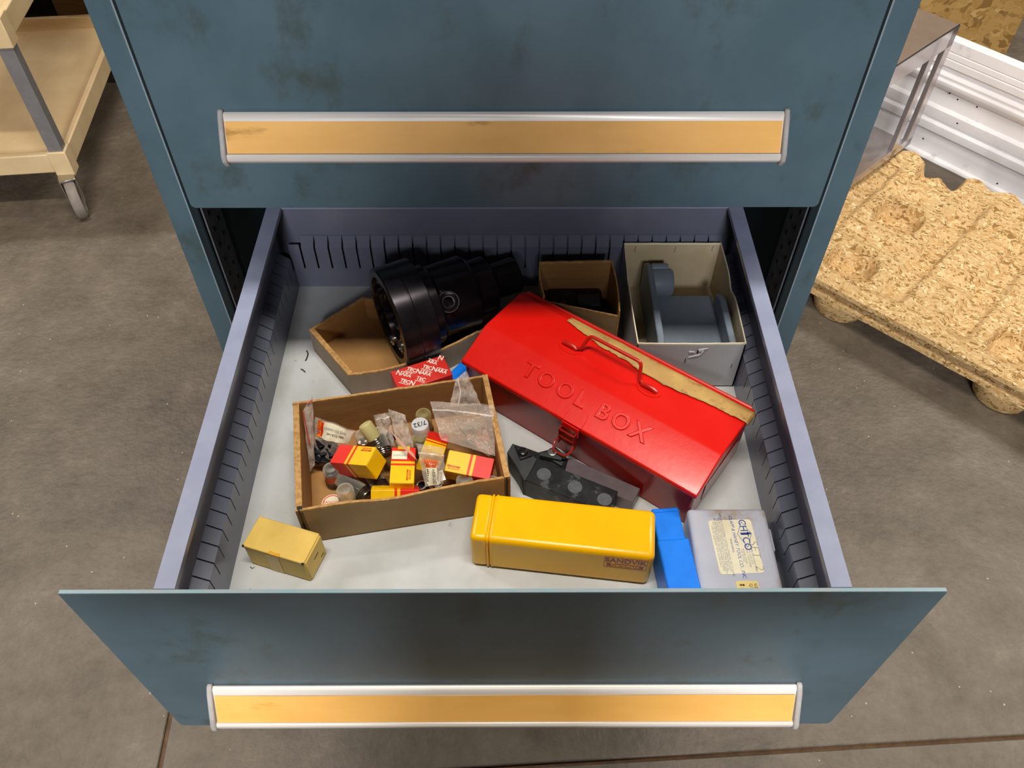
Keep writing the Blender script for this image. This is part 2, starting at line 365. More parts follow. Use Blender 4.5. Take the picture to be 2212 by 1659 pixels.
# closed drawer above
def front_panel(y0, zb, zt, parent, name):
    r = .006; pts = []
    for cx_, cz_, a0 in ((A_-r, zt-r*.3, 0), (-(A_-r*.3), zt-r*.3, 90), (-(A_-r), zb+r, 180), (A_-r, zb+r, 270)):
        rr = r if a0 in (180, 270) else r*.3
        if a0 == 0: cx_ = A_-r*.3
        if a0 == 90: cx_ = -(A_-r*.3)
        for k in range(4):
            t = math.radians(a0+k*30); pts.append((cx_+rr*math.cos(t), cz_+rr*math.sin(t)))
    return MB().prism([(x, y0+.0035, z) for x, z in pts], [(x, y0, z) for x, z in pts]).build(name, [TEAL], parent, world=True, bevel=.0006, seg=1)
zu = .0198
cd_ = CW(MB().box((-.276,.012,zu+.01),(.276,.47,zu+.14)), 'drawer', GREY, smooth=False, label='closed upper drawer of the teal cabinet')
def sub(o): return o
front_panel(0, zu, .355, cd_, 'drawer_front')
handle_on(cd_, 0, zu, None)
# one more closed drawer above the frame of the photograph
cd2 = CW(MB().box((-.276,.012,.37),(.276,.47,.48)), 'drawer', GREY, smooth=False)
front_panel(0, .360, .497, cd2, 'drawer_front')

# open drawer
E_ = .457; ZB = -.118; YB = .030
od = MB()
od.box((-.2775,-E_+.003,ZB-.0015),(.2775,YB+.012,ZB-.0003))                      # bottom sheet
drawer = CW(od, 'drawer', TRAY, smooth=False, label='open lower drawer of the teal cabinet')
CW(MB().box((-.262,-E_+.004,ZB-.0003),(.262,YB-.004,ZB)), 'floor_sheet', TRAY, drawer, smooth=False)
for s in (-1, 1):
    prof = [(.2775,-.125),(.2775,0),(.2604,0),(.2604,-.006),(.2616,-.006),(.2616,-.0015),(.2735,-.0015),(.2735,-.125)]
    mb = MB(); mb.prism([(s*x,-E_+.0035,z) for x,z in prof], [(s*x,YB+.012,z) for x,z in prof])
    CW(mb, 'side_wall', RIM if False else GREY, drawer, bevel=.0005, seg=1, smooth=False)
    CW(MB().box((min(s*.2606,s*.2773),-E_+.004,.0),(max(s*.2606,s*.2773),YB+.012,.0004)), 'rim', RIM, drawer, smooth=False)
    # slotted liner: fingers parted by slots over a continuous foot
    mb = MB(); y = -E_+.004
    mb.box((min(s*.2605,s*.262), y, ZB), (max(s*.2605,s*.262), YB-.003, -.088))
    k = 0; y0 = -E_+.010
    while y0 < YB-.02:
        a, b = y0+.0007, y0+.0163
        pr = [(.2605,-.088),(.262,-.088),(.262,-.0675),(.2735,-.0585),(.2735,-.0565),(.2605,-.0665)]
        mb.prism([(s*x,a,z) for x,z in pr], [(s*x,b,z) for x,z in pr]); y0 += .017
    CW(mb, 'slotted_liner', GREY, drawer, smooth=False)
# back wall and liner
CW(MB().box((-.2735,YB,ZB),(.2735,YB+.004,0)), 'back_wall', GREY, drawer, smooth=False)
CW(MB().box((-.2735,YB-.004,-.002),(.2735,YB+.006,0)), 'back_rim', RIM, drawer, smooth=False)
mb = MB(); mb.box((-.262,YB-.0115,ZB),(.262,YB-.010,-.088)); x = -.2476
mb.box((-.262,YB-.0115,-.088),(-.2487,YB-.010,-.05)); mb.box((.2487,YB-.0115,-.088),(.262,YB-.010,-.05))
while x < .2470:
    pr = [(YB-.0115,-.088),(YB-.010,-.088),(YB-.010,-.055),(YB-.001,-.046),(YB-.001,-.044),(YB-.0115,-.054)]
    mb.prism([(x+.0011,a,b) for a,b in pr], [(x+.0159,a,b) for a,b in pr]); x += .017
CW(mb, 'back_liner', GREY, drawer, smooth=False)
front_panel(-E_, -.3195, 0, drawer, 'drawer_front')
CW(MB().box((-A_+.001,-E_+.0002,-.0004),(A_-.001,-E_+.0033,.0003)), 'worn_top_edge', TEALEDGE, drawer, smooth=False)
handle_on(drawer, -E_, -.3195, None)

# ============================================================ DRAWER CONTENTS
# ---- red toolbox
tb = thing('toolbox', 'red enamelled steel toolbox with embossed lid and wire handle, lying askew', 'toolbox', (.1089,-.1898,ZB), (0,0,-.6455))
L2, W2 = .1433, .0691
ze, zr, v1, v2 = .0585, .0775, -.0254, .0254
bd = MB(); h0 = ze-.004; l, w_ = L2-.003, W2-.003; WR = .0475; zr2 = zr-.006
bd.box((-l,-w_,0),(l,WR-.003,h0+.004))
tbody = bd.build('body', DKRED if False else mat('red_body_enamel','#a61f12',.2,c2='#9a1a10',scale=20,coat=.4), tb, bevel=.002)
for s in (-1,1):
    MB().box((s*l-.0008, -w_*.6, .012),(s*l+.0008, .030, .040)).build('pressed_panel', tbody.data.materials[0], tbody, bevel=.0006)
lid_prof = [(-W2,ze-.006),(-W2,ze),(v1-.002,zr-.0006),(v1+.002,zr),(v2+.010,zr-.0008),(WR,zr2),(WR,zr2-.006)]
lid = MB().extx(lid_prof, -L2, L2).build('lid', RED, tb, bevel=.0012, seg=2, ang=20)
slope = math.atan2(zr-ze, v1+W2)
def onslope(u, v): return Vector((u, v, ze+(v+W2)*math.tan(slope)))
Mt = frame(onslope(-.002,-.0446)+Vector((0,0,.00002)), (1,0,0), (0,math.cos(slope),math.sin(slope)))
text('embossed_lettering', 'TOOL BOX', .0245, Mt, RED, lid, ext=.0004, bev=.0009, sx=.98, space=1.32, off=.0001)
for u in (-.0515, .0455):
    pts = [(u+.0125*math.cos(t)*1.15, .0026+.009*math.sin(t)) for t in [i*2*PI/24 for i in range(24)]]
    MB().ext(pts, zr-.001, zr+.0006).build('handle_pad', RED, lid, bevel=.0004, seg=1)
    MB().tube([(u-.009,.0026,zr+.0012),(u-.004,.0026,zr+.003),(u+.004,.0026,zr+.003),(u+.009,.0026,zr+.0012)], .0028, 10).build('handle_socket', REDW, lid)
def arc(path, n=5, r=.004):
    P = [Vector(p) for p in path]; out = [P[0]]
    for i in range(1, len(P)-1):
        a = P[i]+(P[i-1]-P[i]).normalized()*r; b = P[i]+(P[i+1]-P[i]).normalized()*r
        for k in range(n+1):
            t = k/n; out.append(a*(1-t)**2+P[i]*2*t*(1-t)+b*t*t)
    return out+[P[-1]]
MB().tube(arc([(-.050,.0026,zr+.003),(-.039,.0032,zr+.003),(-.034,.0125,zr+.020),(.028,.0125,zr+.020),(.033,.0032,zr+.003),(.044,.0026,zr+.003)], r=.005), .0019, 10).build('handle', REDW, tb)
# latch
MB().ext([(-.010,-W2-.0003),(.012,-W2-.0003),(.012,-.058),(.009,-.053),(-.006,-.053),(-.010,-.058)], 0, .001).build('latch_plate', RED, lid, bevel=.0004, seg=1)
for v in bpy.data.objects['latch_plate'].data.vertices: v.co.z += onslope(0, v.co.y).z
MB().box((-.010,-W2-.0032,ze-.013),(.011,-W2-.0014,ze+.0010)).build('latch_hook', RED, lid, bevel=.0005, seg=1)
mb = MB()
for x_ in (-.0095, .0085): mb.box((x_,-W2-.0085,ze-.031),(x_+.0012,-W2-.0028,ze-.006))
mb.box((-.0095,-W2-.0034,ze-.031),(.0097,-W2-.0024,ze-.006)); mb.box((-.0095,-W2-.0085,ze-.0085),(.0097,-W2-.0065,ze-.0065)); mb.box((-.0095,-W2-.0085,ze-.0185),(.0097,-W2-.0065,ze-.0165)); mb.build('latch_hasp', DKRED, tb, bevel=.0003, seg=1)
MB().tube(arc([(-.0085,-W2-.007,ze-.022),(-.0108,-W2-.012,ze-.0255),(-.0070,-W2-.0205,ze-.0275),(.0070,-W2-.0205,ze-.0275),(.0108,-W2-.012,ze-.0255),(.0085,-W2-.007,ze-.022)], r=.003), .0012, 8).build('latch_loop', DKRED, tb)
MB().tube([(-L2+.004,WR-.0005,zr2+.0004),(L2-.004,WR-.0005,zr2+.0004)], .0022, 8).build('hinge', REDW, tb)
# peeling masking tape along the rear fold
def rag(u, ph): return .0022*noise.noise(Vector((u*60, ph, 0)))+.0012*noise.noise(Vector((u*230, ph, 3)))
def tapefn(u, v):
    x = -.075+u*(L2+.0785)
    fr = v2-.0035+rag(x, 1)- (.006*math.exp(-((x-.05)/.04)**2)) + .010*max(0, 1-u/.22)
    bk = v2+.0165+rag(x, 5)*.3
    yy = fr*(1-v)+bk*v
    z = zr if yy < v2+.010 else zr-.0008-(yy-v2-.010)*.0052/(WR-v2-.010)
    lift = .0008+.0012*max(0, noise.noise(Vector((x*40, 9, v*2))))
    return (x, yy, z+lift - (.004*max(0,(x-L2)/.004) if x > L2 else 0))
MB().grid(tapefn, 70, 8).build('masking_tape', TAPE, tb, solid=.0004)

# ---- yellow plastic case
yc = thing('yellow_case', 'long yellow plastic tool case with rounded edges, nearest the drawer front', 'case', (.0553,-.3569,ZB), (0,0,-.1244))
yl, yw, yh = .085, .0258, .0533
MB().box((-yl+.0155,-yw,0),(yl,yw,yh)).build('body', YEL, yc, bevel=.0058, seg=4)
MB().box((-yl,-yw+.0006,.0006),(-yl+.0175,yw-.0006,yh-.0006)).build('cap', YEL, yc, bevel=.005, seg=4)
for x in (-yl+.0165, -yl+.0205):
    rr_ = .0055; lp = []
    for cyy, czz, a0 in ((yw-rr_,yh-rr_,0),(-yw+rr_,yh-rr_,90),(-yw+rr_,rr_,180),(yw-rr_,rr_,270)):
        for k in range(6):
            t_ = math.radians(a0+k*18); lp.append((cyy+(rr_+.0005)*math.cos(t_), czz+(rr_+.0005)*math.sin(t_)))
    MB().extx(lp, x-.0009, x+.0009).build('seam_ridge', YEL, yc, bevel=.0004)
PURP = mat('faded_red_print', '#a2443e', .5, c2='#93402f', scale=200)
fy = -yw-.0001
text('printed_word', 'SANDVIK', .0105, frame((yl-.0255, fy, .0415), (1,0,0), (0,0,1)), PURP, yc, ext=.00012, sx=.86, off=.0002)
lb = MB(); lb.box((yl-.0425,fy-.0001,.0305),(yl-.0085,fy+.0002,.0360)); lb.build('print_bar', PURP, yc, smooth=False)
text('printed_word', 'Coromant', .0062, frame((yl-.0255, fy-.0002, .0333), (1,0,0), (0,0,1)), YEL, yc, ext=.0001, sx=1.0)
mb = MB()
for a, b in (((yl-.045,.0285),(yl-.0055,.029)),((yl-.045,.0475),(yl-.0055,.048)),((yl-.045,.0285),(yl-.0445,.048)),((yl-.006,.0285),(yl-.0055,.048))):
    mb.box((a[0],fy-.0001,a[1]),(b[0],fy+.0002,b[1]))
mb.build('print_frame', PURP, yc, smooth=False)

# ---- blue cases
bc = thing('blue_case', 'bright blue telescoping plastic case between the yellow case and the frosted case', 'case', (.1596,-.3895,ZB), (0,0,.078))
MB().box((-.0140,-.050,0),(.0122,.0585,.039)).build('body', BLUE, bc, bevel=.0015)
MB().box((-.0150,-.0575,-.0),(.0150,.024,.0405)).build('sleeve', BLUE, bc, bevel=.0018)
MB().box((-.0143,.0535,.0),(.0126,.0548,.0395)).build('rib', BLUE, bc, bevel=.0004, seg=1)
b2 = thing('blue_case', 'small blue plastic case mostly hidden behind the left end of the red toolbox', 'case', (-.040,-.1385,ZB), (0,0,.95))
MB().box((-.0275,-.011,0),(.012,.012,.026)).build('body', BLUE, b2, bevel=.0015)
MB().box((.0105,-.012,0),(.026,.013,.0275)).build('cap', BLUE, b2, bevel=.0015)

# ---- frosted case
fc = thing('frosted_case', 'flat frosted grey plastic case with cream maker label, right front corner', 'case', (.2165,-.3875,ZB), (0,0,.0))
MB().box((-.0385,-.0600,0),(.0370,.0605,.028)).build('body', FROST, fc, bevel=.004, seg=3)
fl_ = MB().box((-.0390,-.0605,.0150),(.0375,.0610,.0305)).build('lid', FROST, fc, bevel=.0042, seg=3)
MB().box((.0365,.018,.006),(.0405,.042,.024)).build('latch', FROST, fc, bevel=.0015)
MB().box((-.0415,-.036,.010),(-.0382,-.014,.026)).build('latch', FROST, fc, bevel=.0015)
MB().box((.0268,-.058,.0303),(.0276,.058,.0307)).build('moulded_line', FROST, fc, smooth=False)
zt_ = .0306
def at_fc(x, y): # zoom-crop pixel of the case (x/7.9+1480, y/7.9+1080)
    p = at(1480+x/7.9, 1080+y/7.9, ZB+zt_); return Vector((p.x-.2165, p.y+.3875, zt_))
def rrect(p00, p10, p11, p01, r=.12, n=4):
    P = [p00, p10, p11, p01]; out = []
    for i in range(4):
        a, b, c = P[i-1], P[i], P[(i+1)%4]
        ra = b+(a-b)*r; rc = b+(c-b)*r
        for k in range(n+1):
            t = k/n; out.append(ra*(1-t)**2+b*2*t*(1-t)+rc*t*t)
    return out
q = rrect(at_fc(385,355), at_fc(600,1275), at_fc(1360,1240), at_fc(1110,330), .07)
lab = MB().prism([p for p in q], [p+Vector((0,0,.0003)) for p in q]).build('label', LABEL, fc, smooth=False)
TD = (at_fc(960,1180)-at_fc(770,400)).normalized()      # reading direction
UP = Vector((-TD.y, TD.x, 0))
if UP.x < 0: UP = -UP
def lt(s, x, y, size, m=INK, **k):
    return text('printed_text', s, size, frame(at_fc(x, y)+Vector((0,0,.00035)), TD, UP), m, lab, ext=.00003, **k)
lt('CHTCO', 1015, 595, .0098, sx=.95, off=.0001); lt('I', 1022, 575, .0150, sx=1.3, off=.0001)
lt('CLAPP & HANEY TOOL CO., INC.', 885, 790, .0046, shear=.3, sx=.98)
lt('WARNING', 800, 780, .0030)
for i, (x, y, s) in enumerate(((725,750,'IMPROPER OR INCORRECT INSTALLATION OR USE TO AVOID'),(690,760,'INJURY GUARD EYES SET STD. OR APPROVED SAFETY'),(655,770,'GLASSES AND TOOLS BEFORE CUTTING READ ALL'),(620,775,'ALL PROPERLY LOCKED CUTTING TOOLS FOR SAFETY'),(590,785,'REV. TO READ INSTR. OR SAFETY PRECAUTIONS'),(555,790,'USED BY QUALIFIED TOOL ROOM ONLY'))):
    lt(s, x-20, y, .0024, INKG)
for x, y, s in ((1160,970,'TOLL FREE INDUSTRIAL SALES'),(1120,970,'P.O. BOX 2715'),(1075,960,'TOLEDO, OHIO 43606'),(1020,960,'PHONE 419-555'),(985,950,'FAX 419-555')):
    lt(s, x, y, .0023, INKG)
text('pencilled_text', 'SET  2', .0105, frame(at_fc(1215,950)+Vector((0,0,.0004)), TD, UP), PENC, lab, ext=.00003, off=-.00022, shear=.1, sx=1.15)
dm = [at_fc(955,378), at_fc(1128,580), at_fc(1072,812), at_fc(893,590)]
mb = MB()
for i in range(4):
    a, b = dm[i], dm[(i+1)%4]; t = (b-a).normalized(); n_ = Vector((-t.y,t.x,0))*.00022; zz = Vector((0,0,.0004)); zd = Vector((0,0,.00006))
    mb.prism([a-n_+zz,b-n_+zz,b+n_+zz,a+n_+zz],[a-n_+zz+zd,b-n_+zz+zd,b+n_+zz+zd,a+n_+zz+zd])
mb.build('printed_diamond', INK, lab, smooth=False)
q = rrect(at_fc(860,1385), at_fc(905,1660), at_fc(1300,1660), at_fc(1235,1380), .1)
lab2 = MB().prism(q, [p+Vector((0,0,.0003)) for p in q]).build('label', LABEL2, fc, smooth=False, label='small tan size label')
mb = MB()
for x0_, x1_ in ((925,935),(940,965),(972,1010)):
    for ya, yb in ((1440,1470),(1505,1565)):
        p = [at_fc(x0_,ya),at_fc(x1_,ya),at_fc(x1_+8,yb),at_fc(x0_+8,yb)]
        mb.prism([v+Vector((0,0,.0003)) for v in p],[v+Vector((0,0,.00042)) for v in p])
mb.build('bar_code', BLACKINK, lab2, smooth=False)
text('printed_text', 'SIZE', .0040, frame(at_fc(1208,1490)+Vector((0,0,.0004)), TD, UP), BLACKINK, lab2)
text('printed_text', 'QTY', .0040, frame(at_fc(1130,1500)+Vector((0,0,.0004)), TD, UP), BLACKINK, lab2)
text('printed_text', '10', .0090, frame(at_fc(1150,1580)+Vector((0,0,.0004)), TD, UP), BLACKINK, lab2, off=-.0002)

# ---- tan carton
tc_ = thing('small_carton', 'small tan cardboard carton with slit end, left front of the drawer', 'box', (-.2093,-.3630,ZB), (0,0,-.3098))
MB().box((-.0318,-.0163,0),(.0318,.0163,.0350)).build('body', TAN, tc_, bevel=.0016)
MB().box((-.0322,-.0168,.0338),(.0312,.0168,.0359)).build('top_flap', TAN, tc_, bevel=.0009)
MB().box((.0310,-.0150,.002),(.0326,.0160,.034)).build('end_flap', TAN, tc_, bevel=.0006, seg=1)
mb = MB(); mb.box((.0325,-.003,.0205),(.0329,.005,.0213)); mb.box((.0325,.0065,.008),(.0329,.012,.0087)); mb.build('slit', BLACKINK, tc_, smooth=False)
q = [(-.006,-.0166),(-.004,-.0135),(-.001,-.0142),(.002,-.0145),(.0055,-.0136),(.0075,-.0166)]
mb = MB(); mb.prism([(a,b,.0357) for a,b in q],[(a,b,.0361) for a,b in q]); mb.box((-.005,-.0171,.0325),(.0065,-.0166,.0361)); mb.build('orange_stain', ORST, tc_, smooth=False)
for x in (-.0312, .0302):
    MB().box((x-.001,-.0172,.0335),(x+.001,-.0157,.0362)).build('corner_notch', BLACKINK, tc_, smooth=False)
mb = MB(); mb.box((-.009,-.0168,.0005),(.004,-.0164,.033)); mb.build('tape_piece', mat('aged_tape','#d3b25c',.3), tc_, smooth=False)

# ---- cardboard tray builder: walls as wavy-topped panels
def panel(a, b, h, t, name, mats, parent, wav=.0008, nx=26, bulge=0, inner=None, z0=ZB, prof=None):
    """wall from a to b (xy world), thickness t towards the left normal, wavy torn top"""
    a = Vector((a[0],a[1],0)); b = Vector((b[0],b[1],0)); L_ = (b-a).length; dx = (b-a)/L_; n_ = Vector((-dx.y,dx.x,0))
    mb = MB(); ph = random.random()*50
    def P(s_, side, zz): 
        off = n_*(t*side)+ n_*(-bulge*math.sin(PI*s_))
        p = a+dx*(L_*s_)+off
        hh = h + (prof(s_) if prof else 0) + wav*(noise.noise(Vector((s_*L_*90, ph, 0)))+.5*noise.noise(Vector((s_*L_*300, ph, 0))))
        return (p.x, p.y, z0+(hh if zz == 1 else hh*zz))
    vs = []; 
    for i in range(nx+1):
        s_ = i/nx; vs += [P(s_,0,0),P(s_,0,.97),P(s_,.06,1),P(s_,.94,1),P(s_,1,.97),P(s_,1,0)]
    fs = []; ms = []
    n = len(mb.v); mb.v += [Vector(v) for v in vs]
    for i in range(nx):
        for k in range(5):
            mb.f.append([i*6+k, (i+1)*6+k, (i+1)*6+k+1, i*6+k+1]); mb.m.append(2 if k in (1,2,3) else (0 if k == 0 else 1))
        mb.f.append([i*6+5,(i+1)*6+5,(i+1)*6,i*6]); mb.m.append(0)
    mb.f.append([5,4,3,2,1,0]); mb.m.append(2); q_ = nx*6; mb.f.append([q_+k for k in range(6)]); mb.m.append(2)
    return mb.build(name, mats, parent, world=True, ang=50)
# front open box
fb = thing('cardboard_box', 'open brown cardboard box full of small red and yellow cartons, glass vials and bags', 'box', (-.1061,-.2640,ZB))
ya_ = .1835; cx_, sx_ = math.cos(ya_), math.sin(ya_)
def FB(a, b, z=0): return Vector((-.1061+a*cx_-b*sx_, -.2640+a*sx_+b*cx_, z))
bl, bw, bh = .1018, .0655, .0605
mb = MB(); c_ = [FB(-bl,-bw), FB(bl,-bw), FB(bl,bw), FB(-bl,bw)]
mb.ext([(p.x,p.y) for p in c_], ZB+.0002, ZB+.0022); mb.build('bottom_panel', CARD, fb, world=True, smooth=False)
ms = [CARDO, CARD, CARDED]
dip = lambda s: -.0035*math.exp(-((s-.42)/.12)**2) + .0015*math.sin(s*9)
panel(FB(-bl,-bw), FB(bl,-bw), bh-.002, .0028, 'front_panel', ms, fb, prof=dip)
panel(FB(bl,bw), FB(-bl,bw), bh, .0028, 'back_panel', ms, fb)
panel(FB(bl,-bw), FB(bl,bw), bh+.001, .0062, 'end_panel', ms, fb)
panel(FB(-bl,bw), FB(-bl,-bw), bh-.001, .0068, 'end_panel', ms, fb)
for s in (-1, 1):       # dark gaps where the doubled end panels fold
    p = FB(s*(bl-.0035), -bw-.0002)
    mb = MB(); mb.box((-.0007,-.0006,-.001),(.0007,.004,.0600), M=frame((p.x,p.y,ZB+.001),(cx_,sx_,0),(-sx_,cx_,0))); mb.build('fold_gap', BLACKINK, fb, world=True, smooth=False)
    p = FB(s*(bl-.004), -bw+.003)
    mb = MB(); mb.box((-.0024,-.0018,0),(.0024,.0018,.0012), M=frame((p.x,p.y,ZB+bh-.0015),(cx_,sx_,0),(-sx_,cx_,0))); mb.build('fold_gap', BLACKINK, fb, world=True, smooth=False)

# rear open tray
rt = thing('cardboard_tray', 'shallow open brown cardboard tray under the dark machined spindle', 'box', (-.12,-.09,ZB))
zt2 = ZB+.036
P0, P1 = at(666.5,712,zt2), at(752,811,zt2)
Pm, Pm2, P3 = at(842,797,zt2), at(930,768,zt2), at(1035,717,zt2)
P5 = at(785,640,zt2); P4 = P3+(P5-P0)*.72
mt = [CARDG, CARD, CARDED]
loop = [P0, P1, Pm, Pm2, P3, P4, P5]
mb = MB(); mb.ext([(p.x,p.y) for p in loop], ZB+.0002, ZB+.002); mb.build('bottom_panel', CARD, rt, world=True, smooth=False)
# the front wall bows outward: one continuous curved panel
def curved(pts, h, t, name, mats, parent, n=40, wav=.0012):
    P = [Vector((p.x,p.y,0)) for p in pts]; seg = []
    for i in range(n+1):
        s_ = i/n*(len(P)-1); k = min(int(s_), len(P)-2); f = s_-k
        p0 = P[max(k-1,0)]; p1 = P[k]; p2 = P[k+1]; p3 = P[min(k+2,len(P)-1)]
        seg.append(.5*((2*p1)+(p2-p0)*f+(2*p0-5*p1+4*p2-p3)*f*f+(3*p1-p0-3*p2+p3)*f**3))
    mb = MB()
    for i, p in enumerate(seg):
        tt = (seg[min(i+1,n)]-seg[max(i-1,0)]).normalized(); nn = Vector((-tt.y,tt.x,0))*t
        hh = h+wav*(noise.noise(Vector((i*.9,4,0)))+.6*noise.noise(Vector((i*2.7,8,0))))
        for q_, z in ((p,0),(p,hh*.96),(p+nn*.1,hh),(p+nn*.9,hh),(p+nn,hh*.96),(p+nn,0)): mb.v.append(Vector((q_.x,q_.y,ZB+z)))
    for i in range(n):
        for k in range(5): mb.f.append([i*6+k,(i+1)*6+k,(i+1)*6+k+1,i*6+k+1]); mb.m.append(2 if k in (1,2,3) else (0 if k==0 else 1))
    mb.f.append([5,4,3,2,1,0]); mb.m.append(2); q_=n*6; mb.f.append([q_+k for k in range(6)]); mb.m.append(2)
    return mb.build(name, mats, parent, world=True, ang=50)
curved([P1, Pm, Pm2, P3], .036, .003, 'front_panel', mt, rt)
panel(P0, P1, .036, .0065, 'end_panel', mt, rt, wav=.0015)
panel(P5, P0, .036, .003, 'back_panel', mt, rt)
panel(P4, P5, .034, .003, 'back_panel', mt, rt)
panel(P3, P4, .034, .003, 'end_panel', mt, rt)

# dark spindle with flanged face
sp = thing('machine_spindle', 'dark oily steel spindle with wide flanged face lying in the rear tray', 'machine part', (-.131,-.100,-.055))
ax = Vector((.895,.446,0)).normalized(); Ms = frame((0,0,0), Vector((0,0,1)).cross(ax), (0,0,1)); 
Ms = Matrix((Vector((0,0,1)).cross(ax), Vector((0,0,1)), ax)).transposed().to_4x4()
MB().lathe([(.0,.012),(.016,.012),(.016,.010),(.026,.010),(.027,.004),(.046,.004),(.048,0),(.056,0),(.0575,.0015),(.0575,.019),(.0568,.0195),(.0568,.0202),(.0575,.021),(.0575,.040),(.054,.0415),(.030,.044),(0,.044)], 56, Ms, cap=False).build('flange', DSTL, sp, ang=30)
for a in (0.4, 1.5, 2.6, 3.6, 4.7, 5.7):
    Mh = Ms @ Matrix.Translation((.0365*math.cos(a), .0365*math.sin(a), 0))
    MB().lathe([(.0062,.0042),(.0062,.001),(.0045,-.0005),(.0045,.002),(0,.002)], 16, Mh, cap=False).build('bolt', STEEL if a in (3.6,4.7) else DSTL, sp)
MB().lathe([(.046,.041),(.046,.052),(.042,.056),(.042,.098),(.038,.102),(.0,.102)], 40, Ms, cap=False).build('housing', DSTL, sp, ang=30)
MB().lathe([(.033,.100),(.033,.124),(.028,.127),(.021,.127),(.021,.160),(0,.160)], 32, Ms, cap=False).build('nose', DSTL, sp, ang=30)
pb = at(1045,650,-.035)-Vector((-.131,-.100,-.055)); dirb = (Vector((0,-.8,.6))).normalized()
Mb_ = Matrix((Vector((1,0,0)), dirb.cross(Vector((1,0,0))), dirb)).transposed().to_4x4(); Mb_.translation = ax*.078+dirb*.037
MB().lathe([(.011,0),(.011,.010),(.0085,.0115),(.006,.0115),(.006,.006),(0,.006)], 24, Mb_, cap=False).build('port_boss', DSTL, sp)
MB().lathe([(.0115,.0085),(.0118,.010),(.0112,.0112)], 24, Mb_, cap=False).build('worn_ring', DARKRAIL, sp, solid=.0004)

# red printed box between trays
rp = at(914,812,-.078)
rb = thing('printed_carton', 'red carton printed all over with white slanted words, between the trays', 'box', (0,0,ZB))
h_ = .042; zt3 = ZB+h_
Aq, Bq, Cq = at(843,803,zt3), at(956,766.5,zt3), at(990,815,zt3)
e1 = (Bq-Aq); e2 = Vector((e1.y,-e1.x,0)).normalized()*.031
rb.location = (Aq.x, Aq.y, ZB)
poly = [Aq, Bq, Bq+e2, Aq+e2]
rbb = MB().ext([(p.x,p.y) for p in poly], ZB, zt3).build('body', CTEC, rb, world=True, bevel=.001)
u1 = e1.normalized(); u2 = e2.normalized()
mb = MB()   # folded tuck flap edges
ce = (Aq+Bq)/2+e2*.75
for p, q in ((Aq, ce), (Bq, ce)):
    t = (q-p).normalized(); n_ = Vector((-t.y,t.x,0))*.00025
    mb.prism([p-n_+Vector((0,0,.0)),q-n_,q+n_,p+n_],[p-n_+Vector((0,0,.0003)),q-n_+Vector((0,0,.0003)),q+n_+Vector((0,0,.0003)),p+n_+Vector((0,0,.0003))])
mb.build('flap_edge', mat('worn_red','#d9655c',.5), rb, world=True, smooth=False)
td = (at(985,800,zt3)-at(900,777,zt3)).normalized(); tu = Vector((-td.y,td.x,0))
def inside(p, mg):
    a = (p-Aq).dot(u1); b = (p-Aq).dot(u2); return mg < a < e1.length-mg and mg < b < e2.length-mg
org = at(905,803,zt3)
for r_ in range(-4, 5):
    for k in range(-3, 4):
        for piece, dxp in (('TEC', -.0088), ('N', -.0003), ('ARA', .0084)):
            c0 = org + td*(k*.0345+(r_ % 2)*.015) + tu*(r_*.0088)
            p = c0 + td*dxp
            if inside(p, .0032):
                text('printed_word', piece, .0066 if piece != 'N' else .0090, frame((p.x-Aq.x,p.y-Aq.y,h_+.00005), td, tu), WINK, rb, ext=.00005, off=.00022, sx=.88)
                if piece != 'N':
                    yy = -.0036 if piece == 'TEC' else .0036
                    q = Matrix.Translation((0,0,0)); M_ = frame((p.x-Aq.x,p.y-Aq.y,h_+.00003), td, tu)
                    MB().box((-.0058,yy-.00035,0),(.0058,yy+.00035,.0001), M=M_).build('printed_rule', WINK, rb, smooth=False)

# ---- insert tool holders
def sc(x, y, z): return at(1090+x/7.135, 940+y/7.135, z)
def shank(o, a, b, wd, z0, z1, m, name='shank'):
    d_ = (b-a).normalized(); n_ = Vector((d_.y,-d_.x,0))
    pts = [a, b, b+n_*wd, a+n_*wd]
    return MB().ext([(p.x,p.y) for p in pts], z0, z1).build(name, m, o, world=True, bevel=.0006, seg=1)
z1h = ZB+.028
a, b = sc(498,368,z1h), sc(1745,860,z1h); 
th1 = thing('tool_holder', 'black square-shank lathe tool holder with diamond insert head, in front', 'tool holder', (a.x, a.y, ZB), group=None)
d1 = (b-a).normalized()
shank(th1, a, a+d1*.0885, .0285, ZB, z1h, [BLK])
zt4 = ZB+.0275
hp = [(120,125),(300,190),(430,300),(498,368),(315,700),(262,640),(205,520),(150,430),(35,265),(62,225)]
hb = [sc(x,y,zt4) for x,y in hp]
low = [Vector((p.x+.0018, p.y-.0045 if i in (5,6,7,8) else p.y, 0)) for i,p in enumerate(hb)]
MB().prism([(p.x,p.y,ZB) for p in low], [(p.x,p.y,zt4) for p in hb]).build('head', BLK2, th1, world=True, bevel=.0008)
ip = [sc(x,y,zt4) for x,y in ((150,175),(330,215),(430,330),(240,395))]
MB().ext([(p.x,p.y) for p in ip], zt4-.0005, zt4+.0030).build('insert', BLK, th1, world=True, bevel=.0006)
p = sc(282,262,zt4+.004); Mx = Matrix.Translation((p.x,p.y,zt4+.003))
MB().lathe([(.0052,0),(.0052,.0012),(.0040,.0030),(.002,.0037),(0,.0038)], 24, Mx, cap=False).build('clamp_screw', mat('dark_screw','#4a4a4e',.2,.9), th1, world=True)
for x, y in ((605,600),(1085,800),(1540,990)):
    p = sc(x,y,z1h); MB().lathe([(.0072,0),(.0072,.00015),(0,.00015)], 28, Matrix.Translation((p.x,p.y,z1h)), cap=False).build('plugged_hole', mat('worn_black','#54575c',.5,.2,c2='#4b4e53',scale=200), th1, world=True, smooth=False)
